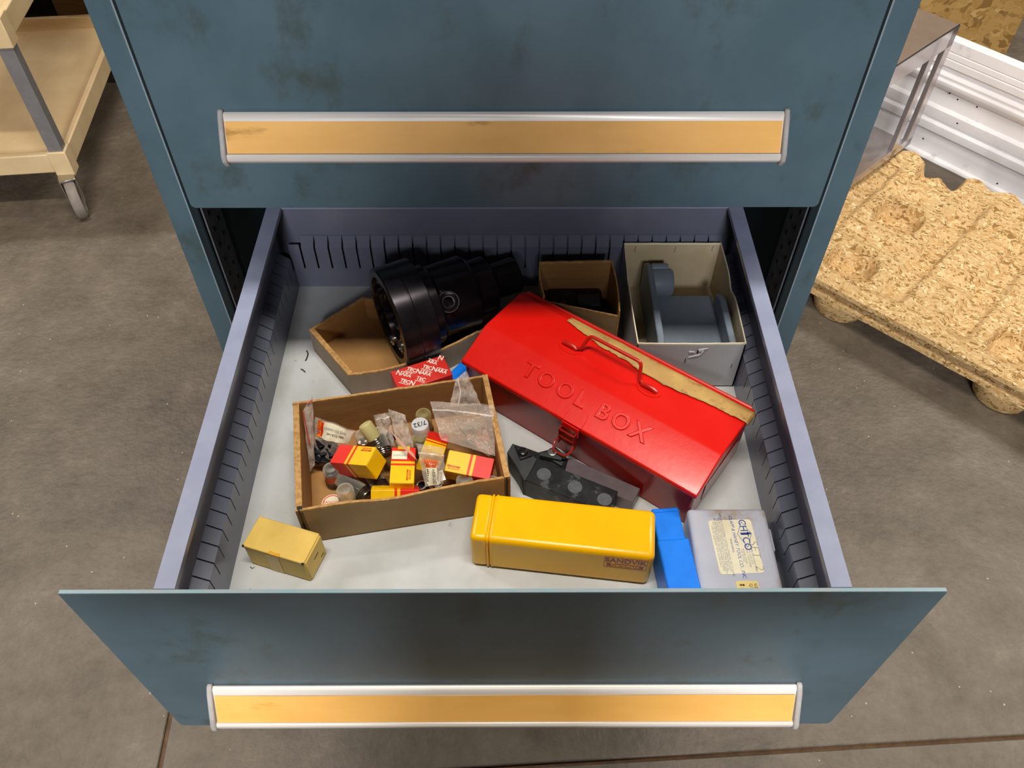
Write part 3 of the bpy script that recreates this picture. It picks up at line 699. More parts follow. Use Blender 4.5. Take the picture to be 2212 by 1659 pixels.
z2h = ZB+.020
a2, b2_ = sc(985,338,z2h), sc(2095,822,z2h)
th2 = thing('tool_holder', 'brown-grey ground steel lathe tool holder with top clamp, behind the black one', 'tool holder', (a2.x, a2.y, ZB))
d2 = (b2_-a2).normalized()
shank(th2, a2, b2_, .0190, ZB, z2h, [GSTL])
hp = [(300,155),(520,235),(700,190),(775,140),(905,255),(985,338),(930,530),(670,470),(500,360)]
hb = [sc(x,y,z2h+.004) for x,y in hp]
MB().ext([(p.x,p.y) for p in hb], ZB, z2h+.001).build('head', BLK, th2, world=True, bevel=.0008)
hb = [sc(x,y,z2h+.011) for x,y in ((545,240),(640,235),(700,190),(770,195),(900,255),(880,358),(540,288))]
MB().ext([(p.x,p.y) for p in hb], z2h+.002, z2h+.0085).build('clamp', BLK2, th2, world=True, bevel=.0006)
hb = [sc(x,y,z2h+.004) for x,y in ((668,352),(905,410),(885,478))]
MB().ext([(p.x,p.y) for p in hb], z2h-.001, z2h+.0045).build('chip_breaker', BLK2, th2, world=True, bevel=.0004)
p = sc(738,258,z2h+.0095)
MB().lathe([(.0048,0),(.0048,.0016),(.0036,.0020),(.0024,.0020),(.0022,.0008),(0,.0008)], 20, Matrix.Translation((p.x,p.y,z2h+.0085)), cap=False).build('clamp_screw', STEEL, th2, world=True)

# ---- white carton with grey bracket inside
wx0, wx1, wy0, wy1, wz = .1425, .2595, -.1475, .0165, ZB+.0725
wc = thing('white_carton', 'open white cardboard carton in the right rear corner with punched marks', 'box', ((wx0+wx1)/2,(wy0+wy1)/2,ZB))
mb = MB(); mb.box((wx0,wy0,ZB+.0002),(wx1,wy1,ZB+.0015)); mb.build('bottom_panel', WHITEI, wc, world=True, smooth=False)
mw = [WHITEC, WHITEI, TORN]
panel((wx0,wy0),(wx1,wy0), .0725, .0014, 'front_panel', mw, wc, wav=.0004, prof=lambda s:-.001*math.sin(s*PI))
panel((wx1,wy0),(wx1,wy1), .0725, .0014, 'side_panel', mw, wc, wav=.0004, prof=lambda s:-.007*math.exp(-((s-.55)/.08)**2), bulge=.001)
panel((wx1,wy1),(wx0,wy1), .0725, .0014, 'back_panel', mw, wc, wav=.0004)
panel((wx0,wy1),(wx0,wy0), .0725, .0014, 'side_panel', mw, wc, wav=.0004, prof=lambda s:-.003*math.exp(-((s-.4)/.05)**2), bulge=.0015)
def tick(x, z, y, s, dx=.0012, m=BLACKINK):
    mb = MB(); mb.tube([(x+dx, y, z+.0045),(x, y, z),(x+dx*.6, y, z-.0045)], .0004, 6); mb.build('staple_mark', m, wc, world=True)
tick(wx0+.014, wz-.009, wy1-.0012, 1); tick(wx0+.062, wz-.010, wy1-.0012, 1); tick(wx0+.107, wz-.008, wy1-.0012, 1)
TORNW = mat('torn_white_fibre', '#e9e9ec', .7)
mb = MB()
for pa, pb_, pc in (((.057,-.012),(.064,-.0135),(.058,-.015)),((.066,-.0095),(.077,-.0075),(.069,-.013)),((.058,-.022),(.071,-.0165),(.069,-.0195)),((.071,-.011),(.0735,-.012),(.0705,-.018))):
    mb.prism([(wx0+p[0], wy0-.0002, wz+p[1]) for p in (pa,pb_,pc)], [(wx0+p[0], wy0-.0007, wz+p[1]) for p in (pa,pb_,pc)])
mb.build('torn_flap', TORNW, wc, world=True, smooth=False)
mb = MB(); mb.box((wx0+.066,wy0-.0004,wz-.016),(wx0+.0675,wy0+.0001,wz-.009)); mb.box((wx0+.055,wy0-.0004,wz-.0315),(wx0+.0558,wy0+.0001,wz-.0245)); mb.box((wx0+.108,wy0-.0004,wz-.040),(wx0+.1085,wy0+.0001,wz-.033))
mb.build('punched_slot', BLACKINK, wc, world=True, smooth=False)
# bracket: U-shaped grey casting
br = thing('grey_bracket', 'blue-grey U shaped metal bracket standing inside the white carton', 'bracket', (.21,-.07,ZB))
zb0 = ZB+.0018
mb = MB(); mb.box((.176,-.142,zb0+.022),(.248,-.030,zb0+.0285)); base = mb.build('web', CASTG, br, world=True, bevel=.0015)
def plate(x0, x1, pts, name='side_plate'):
    mb = MB(); mb.extx(pts, x0, x1); return mb.build(name, CASTG, br, world=True, bevel=.0015)
plate(.168,.1755, [(-.142,zb0),(-.142,ZB+.055),(-.125,ZB+.0605),(-.01,ZB+.0605),(.006,ZB+.05),(.006,zb0)])
plate(.2475,.255, [(-.142,zb0),(-.142,ZB+.052),(-.130,ZB+.0570),(-.065,ZB+.0570),(-.045,ZB+.048),(-.045,zb0)])
Mst = Matrix.Translation((.1755,-.006,ZB+.052)) @ Matrix.Rotation(PI/2, 4, 'Y')
MB().lathe([(.006,0),(.006,.018),(.0052,.0195),(0,.0195)], 20, Mst, cap=False).build('stub_pin', CASTG, br, world=True)
Mst = Matrix.Translation((.1755,-.018,ZB+.040)) @ Matrix.Rotation(PI/2, 4, 'Y')
MB().lathe([(.017,0),(.017,.022),(.015,.025),(0,.025)], 28, Mst, cap=False).build('bearing_boss', CASTG, br, world=True)

# ---- dark brown carton behind the toolbox
bx = thing('brown_carton', 'tall open brown carton in shadow behind the toolbox', 'box', (.083,-.072,ZB))
q4 = [(.043,-.079),(.1274,-.104),(.1252,-.021),(.0395,-.024)]
mb = MB(); mb.ext(q4, ZB+.0002, ZB+.002); mb.build('bottom_panel', CARD, bx, world=True, smooth=False)
m3 = [CARDO, CARD, CARDED]
panel(q4[0], q4[1], .069, .002, 'front_panel', m3, bx, wav=.0005)
panel(q4[1], q4[2], .078, .002, 'side_panel', m3, bx, wav=.0005, bulge=.002)
panel(q4[2], q4[3], .079, .002, 'back_panel', m3, bx, wav=.0005)
panel(q4[3], q4[0], .078, .002, 'side_panel', m3, bx, wav=.0005, bulge=.002)
pk = thing('dark_part', 'dark blocky metal part inside the brown carton', 'machine part', (.085,-.055,ZB+.002))
MB().box((-.034,-.018,0),(.030,.024,.040)).build('block', BLK, pk, bevel=.003)
MB().box((-.002,-.016,.040),(.026,.004,.052)).build('lug', BLK2, pk, bevel=.002)

# ============================================================ SMALL GOODS IN THE FRONT BOX
def insert_carton(fit, label, front_down=False, words=((0, .3, 1),), face='top'):
    cx, cy, cz, rx, ry, rz, L_, W_, H_ = fit
    o = thing('insert_carton', label, 'carton', (cx,cy,cz), (rx,ry,rz), 'red and yellow cartons in the cardboard box')
    l_, w2, h2 = L_/2, W_/2, H_/2
    xs = [-l_, -l_*.14, -l_*.02, l_*.10, l_*.14*1.3, l_]
    cols = [0, 1, 0, 1, 1]
    xs = [-l_, -.10*L_, -.035*L_, .02*L_, l_]; cols = [0, 1, 0, 1]
    mb = MB()
    for i, c in enumerate(cols):
        a, b = xs[i], xs[i+1]
        vs = [(a,-w2,-h2),(b,-w2,-h2),(b,w2,-h2),(a,w2,-h2),(a,-w2,h2),(b,-w2,h2),(b,w2,h2),(a,w2,h2)]
        fs = [(0,3,2,1),(4,5,6,7),(0,1,5,4),(2,3,7,6)]
        if i == 0: fs.append((3,0,4,7))
        if i == len(cols)-1: fs.append((1,2,6,5))
        mb.add(vs, fs, c)
    # weld duplicate verts
    bo = mb.build('body', [CREDT, CYELT], o, smooth=False)
    bm = bmesh.new(); bm.from_mesh(bo.data); bmesh.ops.remove_doubles(bm, verts=bm.verts, dist=1e-6); bm.to_mesh(bo.data); bm.free()
    q = bo.modifiers.new('b','BEVEL'); q.width=.0005; q.segments=2; q.limit_method='ANGLE'; q.angle_limit=math.radians(50)
    MB().box((l_-.0001,-w2+.0006,-h2+.0006),(l_+.0005,w2-.0004,h2-.0006)).build('end_flap', CYELT, o, bevel=.0003, seg=1)
    return o, l_, w2, h2
ORP = mat('orange_print', '#c8501a', .5)
def mark(o, p, xd, yd, s=1.0, white=False):
    M = frame(p, xd, yd)
    text('printed_word', 'SANDVIK', .0030*s, M @ Matrix.Translation((0,.0016*s,0)), ORP, o, ext=.00004, sx=.95)
    MB().box((-.0065*s,-.0016*s,0),(.0065*s,0.0,.0001), M=M).build('print_bar', ORP, o, smooth=False)
    text('printed_word', 'Coromant', .0014*s, M @ Matrix.Translation((0,-.0008*s,.00011)), CYELT, o, ext=.00003)
C1 = [-0.1467,-0.2769,-0.0791,0.0564,-0.3813,-0.3732,0.0466,0.0228,0.0232]
C2 = [-0.1015,-0.2853,-0.0839,-0.0755,-0.0136,-1.5411,0.0425,0.0237,0.0225]
C3 = [-0.0727,-0.262,-0.0847,-0.2458,-0.4911,-1.6691,0.0461,0.0223,0.0225]
C4 = [-0.035,-0.2805,-0.0866,-0.2291,-0.0666,2.9482,0.0458,0.0226,0.0225]
C5 = [-0.1078,-0.3118,-0.0930,-0.7851,-0.1079,3.2242,0.0464,0.0225,0.0225]
o, l_, w2, h2 = insert_carton(C1, 'red and yellow carton on the left side with its yellow end facing right', words=None)
mark(o, (.014,.007,h2+.0003), (1,0,0), (0,1,0), 1.0)
o, l_, w2, h2 = insert_carton(C2, 'red and yellow carton in the middle with a pale sticker on its red half')
mark(o, (.012,.0058,h2+.0003), (1,0,0), (0,1,0), 1.0)
MB().box((-.0165,-w2+.0005,h2+.0002),(-.0065,w2-.008,h2+.0004)).build('sticker', LABEL, o, smooth=False)
text('printed_text', 'CNMG432', .0030, frame((-.011,-.0035,h2+.0005),(0,1,0),(-1,0,0)), INKG, o, ext=.00003)
MB().box((-.0225,-.006,h2+.0001),(-.0185,.006,h2+.0003)).build('thumb_cut', CYELT, o, smooth=False)
o, l_, w2, h2 = insert_carton(C3, 'red and yellow carton leaning behind the clear label bag')
o, l_, w2, h2 = insert_carton(C4, 'red and yellow carton at the right with its red end toward the box wall')
mark(o, (.015,-.0062+.012,h2+.0003), (1,0,0), (0,1,0), 1.0)
o, l_, w2, h2 = insert_carton(C5, 'red and yellow carton half hidden against the front wall of the box')

def vial(p, d_, L_, r, label, glass=GLASS, fill=.35, lab=False, cap=True, content=INS, cap_end=True, name='glass_vial'):
    """p: base (cap end), d_: direction cap->glass end"""
    d_ = Vector(d_).normalized(); x = Vector((0,1,0)) if abs(d_.y) < .8 else Vector((1,0,0)); x = (x-d_*x.dot(d_)).normalized(); y = d_.cross(x)
    o = thing(name, label, 'vial', p, group='glass vials in the cardboard box')
    M = Matrix((x,y,d_)).transposed().to_4x4()
    ch = .009 if cap else 0
    pr = [(r*.9, ch-.002 if cap else 0),(r,ch),(r,L_-.0022),(r*.93,L_-.0008),(r*.8,L_),(r*.6,L_),(r*.45,L_-.0006),(0,L_-.001)]
    MB().lathe(pr, 22, M, cap=False).build('glass', glass, o, ang=60)
    if cap:
        R_ = r*1.06; prc = [(0,0),(R_*.95,0),(R_,.0008),(R_,.002)]
        for k in range(3): zc = .0024+k*.0022; prc += [(R_*.9,zc),(R_*1.02,zc+.0006),(R_*1.02,zc+.0014)]
        prc += [(R_*.85,.0095),(r*.8,.0098),(0,.0098)]
        MB().lathe(prc, 24, M, cap=False).build('screw_cap', TINC, o, ang=50)
    if fill:
        MB().lathe([(0,ch+.0008),(r*.82,ch+.0008),(r*.82,ch+(L_-ch)*fill),(r*.5,ch+(L_-ch)*fill+.0008),(0,ch+(L_-ch)*fill)], 9, M, cap=False).build('inserts', content, o, smooth=False)
    if lab:
        a0 = lab; z0_, z1_ = ch+.002, ch+(L_-ch)*.62; vs=[]; n=8
        for k in range(n+1):
            t = a0-.75+1.5*k/n
            for zz in (z0_, z1_): vs.append(M @ Vector((r*1.02*math.cos(t), r*1.02*math.sin(t), zz)))
        MB().add(vs, [(2*k,2*k+2,2*k+3,2*k+1) for k in range(n)]).build('paper_label', ORP, o)
    return o
zf = ZB+.0025
def under(x, y, ztop): # point whose top (at ztop) shows at crop pixel
    p = c1(x, y, ztop); return Vector((p.x, p.y, 0))
def upv(x, y, L_, r, label, z0=zf, **k):
    p = c1(x, y, z0+L_); return vial((p.x,p.y,z0), (0,0,1), L_, r, label, **k)
upv(428,1022, .028, .0082, 'upright glass vial with orange label, in the left front of the box', lab=PI*1.0, fill=.7, z0=zf)
upv(545,1195, .030, .0088, 'clear glass vial with brown contents against the front wall', z0=zf, fill=.3, content=mat('brown_inserts','#8a6a34',.4), glass=GLASS)
p = c1(735,1260,zf+.010); q = c1(545,1120,zf+.012)
vial((p.x,p.y,zf+.009), (q-p), .042, .0092, 'glass vial lying on its side with dark inserts and ribbed cap', fill=.8)
upv(690,745, .030, .0080, 'clear glass vial with orange label behind the left carton', z0=zf+.013, lab=PI*1.0, fill=.35, content=STEEL)
TANC = mat('olive_paper', '#b6a566', .6)
p = c1(815,800,-.070); q = c1(745,700,-.060)
o = vial((p.x,p.y,-.078), (q.x-p.x,q.y-p.y,.012), .027, .0074, 'tilted vial wrapped in olive paper with dark ribbed cap', fill=.9, content=TANC, glass=mat('olive_wrap','#c2b67c',.5))
p = c1(870,890,-.080)
vial((p.x,p.y-.004,-.082), (-.3,.8,.35), .030, .0085, 'vial with shiny ribbed cap pointing forward between two cartons', fill=.6)
p = c1(855,1165,-.100)
vial((p.x,p.y-.004,-.103), (-.5,.75,.1), .032, .0085, 'vial lying under the left carton with silver ribbed cap', fill=.6)
upv(1185,575, .034, .0083, 'tall empty amber glass vial near the back wall of the box', z0=zf+.008, glass=GLASSY, fill=.25)
upv(1157,770, .030, .0084, 'amber glass vial in front of the marked cap', z0=zf+.008, glass=GLASSY, fill=.45)
upv(1035,785, .028, .0082, 'glass vial seen through the middle clear bag', z0=zf+.018, fill=.3)
upv(1520,1112, .030, .0085, 'clear glass vial by the front wall near the right end', z0=zf+.004, fill=.3)
upv(1748,1130, .030, .0080, 'clear glass vial in the right front corner of the box', z0=zf+.004, fill=.3)
# capped tin vial with handwriting
p = c1(1158,668,-.0690)
o = vial((p.x,p.y,zf), (0,0,1), .0465, .0084, 'vial with white metal cap on top marked in black pen', cap=False, fill=.8)
CAPW = mat('white_metal_cap', '#d2d1d4', .35, .15)
MB().lathe([(0,.0350),(.0091,.0350),(.0091,.0462),(.0085,.0475),(0,.0475)], 28, None, cap=False).build('marked_cap', CAPW, o, ang=40)
text('pen_marking', '7/32', .0078, frame((0,0,.0477), (-.93,-.36,0), (.36,-.93,0)), BLACKINK, o, ext=.00004, off=.0001)
# short steel ring
o = thing('steel_bush', 'small black bored steel bush against the front wall', 'bush', tuple(c1(1170,1160,-.088)))
MB().lathe([(.0040,-.020),(.0055,-.020),(.0055,0),(.0048,.0005),(.0040,0),(.0040,-.020)], 20, Matrix.Rotation(-.25,4,'Y'), cap=False).build('sleeve', BLK, o)
MB().lathe([(.0056,-.001),(.0058,.0004),(.0046,.0007),(.0041,.0002)], 20, Matrix.Rotation(-.25,4,'Y'), cap=False).build('bright_rim', STEEL, o)
# round sticker disc on bottom
p = c1(440,1305,zf+.003)
o = thing('round_tag', 'round white tag with red print on the bottom of the box', 'tag', (p.x,p.y,zf))
MB().lathe([(0,0),(.0105,0),(.0105,.002),(0,.002)], 28, None, cap=False).build('disc', LABEL, o, smooth=False)
text('printed_text', 'SANDVIK', .0042, frame((0,.001,.0022),(1,0,0),(0,1,0)), CREDT, o, ext=.00004)
MB().lathe([(.0094,.002),(.0094,.0023),(.0086,.0023),(.0086,.002)], 28, None, cap=False).build('printed_ring', CREDT, o, smooth=False)

def bag(label, corners, mat_=PVC, wr=.002, zipv=None, zmat=ZIP, inserts=None, lab=None, n=22, thick=.0035, seed=0):
    """corners: (x,y,z) crop px + height: top-left, top-right, bottom-right, bottom-left"""
    K = [c1(*c) for c in corners]; o = thing('zip_bag', label, 'bag', tuple(sum(K, Vector())/4), group='clear plastic bags in the cardboard box')
    nn = (K[1]-K[0]).cross(K[3]-K[0]).normalized()
    if nn.dot(CAM-K[0]) < 0: nn = -nn
    def base(u, v): return (K[0]*(1-u)+K[1]*u)*(1-v)+(K[3]*(1-u)+K[2]*u)*v
    def fn(side):
        def f(u, v):
            p = base(u, v); e = min(1, 6*min(u, 1-u, 1-v)); bel = math.sin(PI*u)*math.sin(PI*min(1, v))**.7
            wz_ = wr*(noise.noise(Vector((u*3.2+seed, v*3.2, side*3)))*2+.5*noise.noise(Vector((u*9, v*9+seed, side*3))))
            edge = .0016*noise.noise(Vector((u*5, v*5, seed+7)))
            return p+nn*(side*thick*bel+wz_*(.35+.65*e))+(K[1]-K[0]).normalized()*edge
        return f
    MB().grid(fn(1), n, n).build('front_film', mat_, o, world=True, ang=180)
    MB().grid(fn(-1), n, n).build('back_film', mat_, o, world=True, ang=180)
    if zipv is not None:
        f = fn(1); w_ = .018
        MB().grid(lambda u, v: f(u, zipv+(v-.5)*w_*2)+nn*.0003, n, 1).build('zip_strip', zmat, o, world=True, ang=180)
    if lab:
        u0, u1_, va_, vb_ = lab['uv']; f = fn(1)
        lo = MB().grid(lambda u, v: f(u0+(u1_-u0)*u, va_+(vb_-va_)*v)+nn*.0005, 10, 8).build('label', LABEL, o, world=True, ang=180)
        u2_ = u0+(u1_-u0)*lab.get('split', .25)
        def sub2(ua, ub, va2, vb2, m, off, nm): MB().grid(lambda u, v: f(ua+(ub-ua)*u, va2+(vb2-va2)*v)+nn*off, 6, 6).build(nm, m, lo, world=True, ang=180)
        return o, f, nn, lo, sub2
    return o, None, nn, None, None
def chipsin(o, pts, sizes, m=INS, rz=0):
    for i, (x, y, z) in enumerate(pts):
        p = c1(x, y, z)-o.location; s_ = sizes[i % len(sizes)]
        MB().box((-s_[0],-s_[1],-s_[2]), s_, M=Matrix.Translation(p) @ Matrix.Rotation(rz+.35*i,4,'Z')@Matrix.Rotation(.25,4,'X')).build('insert', m, o, bevel=.0006)
# left tall bag
o, f, nn, _, _ = bag('upright clear bag with red zip line along the left wall of the box', [(205,560,-.050),(283,415,-.040),(300,1000,-.100),(262,1050,-.108)], PVC2, .002, None, seed=1)
K = [c1(*c) for c in [(203,560,-.0495),(262,830,-.080)]]
MB().tube([K[0]+Vector((.0005,-.001,.001)), (K[0]+K[1])/2+Vector((.0005,-.001,.002)), K[1]+Vector((0,-.001,.001))], .0006, 6).build('red_zip', ZIPR, o, world=True)
K = [c1(*c) for c in [(243,505,-.045),(283,470,-.044)]]
MB().tube([K[0]+Vector((0,0,.001)), K[1]+Vector((0,0,.001))], .0008, 6).build('red_zip', ZIPR, o, world=True)
# bag of dark inserts with maker label
o, f, nn, lo, sub2 = bag('clear bag of dark inserts carrying a cream label with orange band', [(305,605,-.062),(640,720,-.066),(440,1010,-.106),(270,1000,-.108)], PVC, .002, None,
    lab=dict(uv=(.10,.98,.02,.36)), seed=3)
sub2(.10,.27,.02,.36, mat('orange_band','#ee8a1e',.5), .0007, 'label_band'); sub2(.20,.26,.04,.34, CREDT, .0009, 'label_bar')
pa = f(.15,.19)+nn*.0012-o.location; text('printed_word', 'SANDVIK', .0050, frame(pa, f(.15,.02)-f(.15,.34), nn.cross(f(.15,.02)-f(.15,.34))), CREDT, lo, ext=.00005)
lo.children[-1].location = (0,0,0)
pa = f(.55,.12)+nn*.0022-o.location; text('printed_text', 'CNMM 432 2345', .0034, frame(pa, f(.9,.12)-f(.4,.12), f(.6,.05)-f(.6,.3)), INKG, lo, ext=.00004)
pa = f(.62,.22)+nn*.0022-o.location; text('printed_text', 'SH157/5 MM', .0034, frame(pa, f(.9,.22)-f(.4,.22), f(.6,.05)-f(.6,.3)), BLACKINK, lo, ext=.00004)
chipsin(o, [(320,870,-.092),(380,880,-.092),(440,860,-.090),(330,940,-.098),(400,945,-.098),(460,900,-.094),(360,820,-.086),(430,810,-.084)], [(.0062,.0052,.0022),(.0056,.0056,.0022)])
# crumpled pair in the middle
o, *_ = bag('crumpled clear bag left of the middle with steel pieces', [(775,590,-.056),(905,570,-.054),(960,850,-.082),(860,830,-.084)], PVC2, .0035, .12, seed=5)
chipsin(o, [(880,760,-.082),(905,800,-.086),(925,780,-.084)], [(.006,.0035,.002)], BLK)
o, *_ = bag('tall crumpled clear bag in the middle of the box leaning over a vial', [(900,540,-.048),(1040,590,-.052),(1105,850,-.074),(985,870,-.076)], PVC2, .0035, None, seed=8)
K = [c1(*c) for c in [(905,700,-.052),(1010,850,-.060),(1135,960,-.062),(1100,900,-.062),(990,790,-.058)]]
MB().prism(K, [k+Vector((0,0,.0005)) for k in K]).build('twisted_tail', mat('pink_film','#d9a68c',.35,alpha=.75), o, world=True)
# upper right tall bag
o, *_ = bag('tall clear bag rising above the back wall, shiny dark part inside', [(1450,300,-.040),(1535,228,-.032),(1655,510,-.058),(1400,520,-.062)], PVC2, .003, None, seed=11)
MB().tube([c1(1465,300,-.036),c1(1490,400,-.042),c1(1470,520,-.052)], .0007, 6).build('fold_line', ZIP, o, world=True)
chipsin(o, [(1530,450,-.060),(1560,430,-.058),(1545,490,-.064)], [(.0050,.0060,.003),(.004,.005,.003)], mat('shiny_dark','#2c2a2a',.1,.9))
# large flat bag on the right
o, f, nn, *_ = bag('large flat clear zip bag across the right rear of the box', [(1240,480,-.052),(1757,508,-.050),(1772,925,-.070),(1330,790,-.066)], PVC, .0022, .22, seed=14)
chipsin(o, [(1600,740,-.084),(1660,780,-.086),(1560,700,-.082),(1700,860,-.088)], [(.008,.008,.0025)], mat('pink_paper','#b9715c',.5,c2='#7d6a4e',scale=60))
# small bag with label, centre front
o, f, nn, lo, sub2 = bag('small clear zip bag with orange and white label in the centre front', [(1130,820,-.056),(1358,858,-.056),(1350,1150,-.078),(1200,1175,-.078)], PVC, .0015, .22,
    lab=dict(uv=(.20,.72,.36,1.0)), seed=17)
sub2(.20,.72,.36,.56, mat('orange_band2','#e07a28',.5), .0007, 'label_band'); sub2(.22,.70,.48,.55, mat('rust_bar','#c0491a',.5), .0009, 'label_bar')
pa = f(.46,.42)+nn*.0012-o.location; text('printed_word', 'SANDVIK', .0042, frame(pa, f(.7,.42)-f(.2,.42), f(.4,.3)-f(.4,.5)), CREDT, lo, ext=.00004)
pa = f(.55,.78)+nn*.0022-o.location; text('printed_text', 'A331.2C', .0042, frame(pa, f(.5,.95)-f(.5,.6), f(.8,.7)-f(.3,.7)), BLACKINK, lo, ext=.00004)
mb = MB()
for k in range(7): mb.grid((lambda k: lambda u, v: f(.24+.07*u, .60+k*.045+.022*v)+nn*.0009)(k), 2, 1)
mb.build('bar_code', BLACKINK, lo, world=True)
chipsin(o, [(1300,1110,-.086),(1330,1090,-.086),(1290,1150,-.09)], [(.004,.006,.002)], STEEL)

# crumbs on the drawer floor
def crumb(u, v, label, pts, r, m, cat='chip'):
    p = at(u, v, ZB+.001); o = MB().tube([Vector(q) for q in pts], r, 6).build('metal_chip', m, None); o.location = (p.x, p.y, ZB+r); tag(o, label, cat)
crumb(662,768, 'dark curled metal strand on the liner left of the cardboard tray', [(-.001,.008,0),(.0015,.003,.0004),(.001,-.004,0),(0,-.008,0)], .0007, BLACKINK)
crumb(655,800, 'bright metal shaving on the liner left of the cardboard tray', [(-.003,.002,0),(0,0,.0004),(.003,-.003,0)], .0008, STEEL)
crumb(545,1226, 'small silver shaving by the near corner of the tan carton', [(-.002,.001,0),(0,-.001,.0005),(.002,.001,0)], .0005, STEEL)

# ============================================================ LEFT: utility cart
yaw = .105
cp = Vector((-1.077,.957,0)); 
cp = at(116,372,-.63); ex = Vector((math.cos(yaw), math.sin(yaw),0)); ey = Vector((-math.sin(yaw), math.cos(yaw),0))
corner = cp + ex*.045
corner.z = 0
cart = thing('utility_cart', 'beige plastic utility cart with grey corner posts and casters', 'cart', (corner.x, corner.y, FZ), (0,0,yaw))
CWd, CLn = .46, .72        # extends to -x, +y
def tray(z0, hh, name, inset=.0):
    t_ = .016
    pr = MB()
    # outer skirt walls and recessed deck
    pr.box((-CWd,0,z0),(0,t_,z0+hh)); pr.box((-CWd,CLn-t_,z0),(0,CLn,z0+hh)); pr.box((-t_,t_,z0),(0,CLn-t_,z0+hh)); pr.box((-CWd,t_,z0),(-CWd+t_,CLn-t_,z0+hh))
    o = pr.build(name, BEIGE, cart, bevel=.003)
    MB().box((-CWd+t_,t_,z0+.006),(-t_,CLn-t_,z0+.016)).build('deck', BEIGE, o, smooth=False)
    return o
b0 = -.632-FZ; lip = .052
tray(b0, lip, 'lower_tray'); tray(b0+.3325, lip, 'upper_tray')
for px, py in ((0,0),(-CWd,0),(0,CLn),(-CWd,CLn)):
    sx, sy = (-1 if px == 0 else 1), (1 if py == 0 else -1)
    for zz in (b0, b0+.3325):
        q = [(px-sx*.004,py-sy*.004),(px+sx*.040,py-sy*.004),(px+sx*.040,py+sy*.010),(px+sx*.012,py+sy*.036),(px-sx*.004,py+sy*.036)]
        MB().prism([(a,b,zz-.010) for a,b in q],[(a,b,zz+lip+.006) for a,b in q]).build('corner_block', BEIGE, cart, bevel=.002)
    q = [(px+sx*.001,py+sy*.001),(px+sx*.034,py+sy*.001),(px+sx*.034,py+sy*.008),(px+sx*.010,py+sy*.030),(px+sx*.001,py+sy*.030)]
    MB().ext(q, b0+lip, b0+.324).build('corner_post', GPOST, cart, bevel=.001)
    cz = .0535
    for f_ in (0,):
        M = Matrix.Translation((px+sx*.018+.004, py+sy*.018-.034, cz)) @ Matrix.Rotation(.35,4,'Z') @ Matrix.Rotation(PI/2, 4, 'Y')
        wpf = [(.012,-.010),(.036,-.009),(.040,-.013),(.050,-.012),(.0535,-.006),(.0535,.006),(.050,.012),(.040,.013),(.036,.009),(.012,.010)]
        cas = MB().lathe(wpf, 36, M, cap=True).build('caster_wheel', RUB, cart, ang=50)
        Mf = Matrix.Translation((px+sx*.018+.004, py+sy*.018-.034, cz)) @ Matrix.Rotation(.35,4,'Z')
        mb = MB()
        for s in (-1, 1):
            pr = [(-.010,-.012),(.010,-.012),(.034,.058),(-.012,.058)]
            mb.prism([Mf@Vector((s*.017,a,b)) for a,b in pr],[Mf@Vector((s*.0195,a,b)) for a,b in pr])
        mb.box((-.0195,-.014,.056),(.0195,.036,.060), M=Mf); mb.build('caster_fork', STEEL, cas, bevel=.0006, seg=1)
        MB().lathe([(.021,.112-cz+cz-.0),(.021,.108),(.006,.108)], 20, Matrix.Translation((px+sx*.018,py+sy*.018,0)), cap=True).build('swivel_plate', STEEL, cas)

# dark rack and timbers behind the cart
rk = thing('timber_pallet', 'dim timber pallet against the back wall behind the cart', 'pallet', (-1.6,2.05,FZ))
for x in (-.42,-.16,.10,.36,.62): MB().box((x,-.08,0),(x+.13,.02,.085)).build('block', WOODD, rk, bevel=.002)
for y in (-.09,.03,.15): MB().box((-.45,y,.085),(.80,y+.085,.103)).build('plank', WOODD, rk, bevel=.001)
cs = thing('equipment_case', 'flat black equipment case lying on the timber pallet behind the cart', 'case', (-1.55,2.10,FZ+.103))
MB().box((-.40,-.16,0),(.62,.14,.085)).build('shell', BLKCASE, cs, bevel=.008)
MB().box((-.40,-.165,.040),(.62,.145,.046)).build('seam_trim', DARKRAIL, cs, bevel=.002)
MB().box((-.40,-.155,.085),(.62,.14,.110)).build('lid', BLKCASE, cs, bevel=.006)
pl = thing('wooden_plank', 'dark brown plank on top of the black case behind the cart', 'plank', (-1.5,2.15,FZ+.213))
MB().box((-.1,-.08,0),(.5,.05,.03)).build('board', WOODD, pl, bevel=.002)

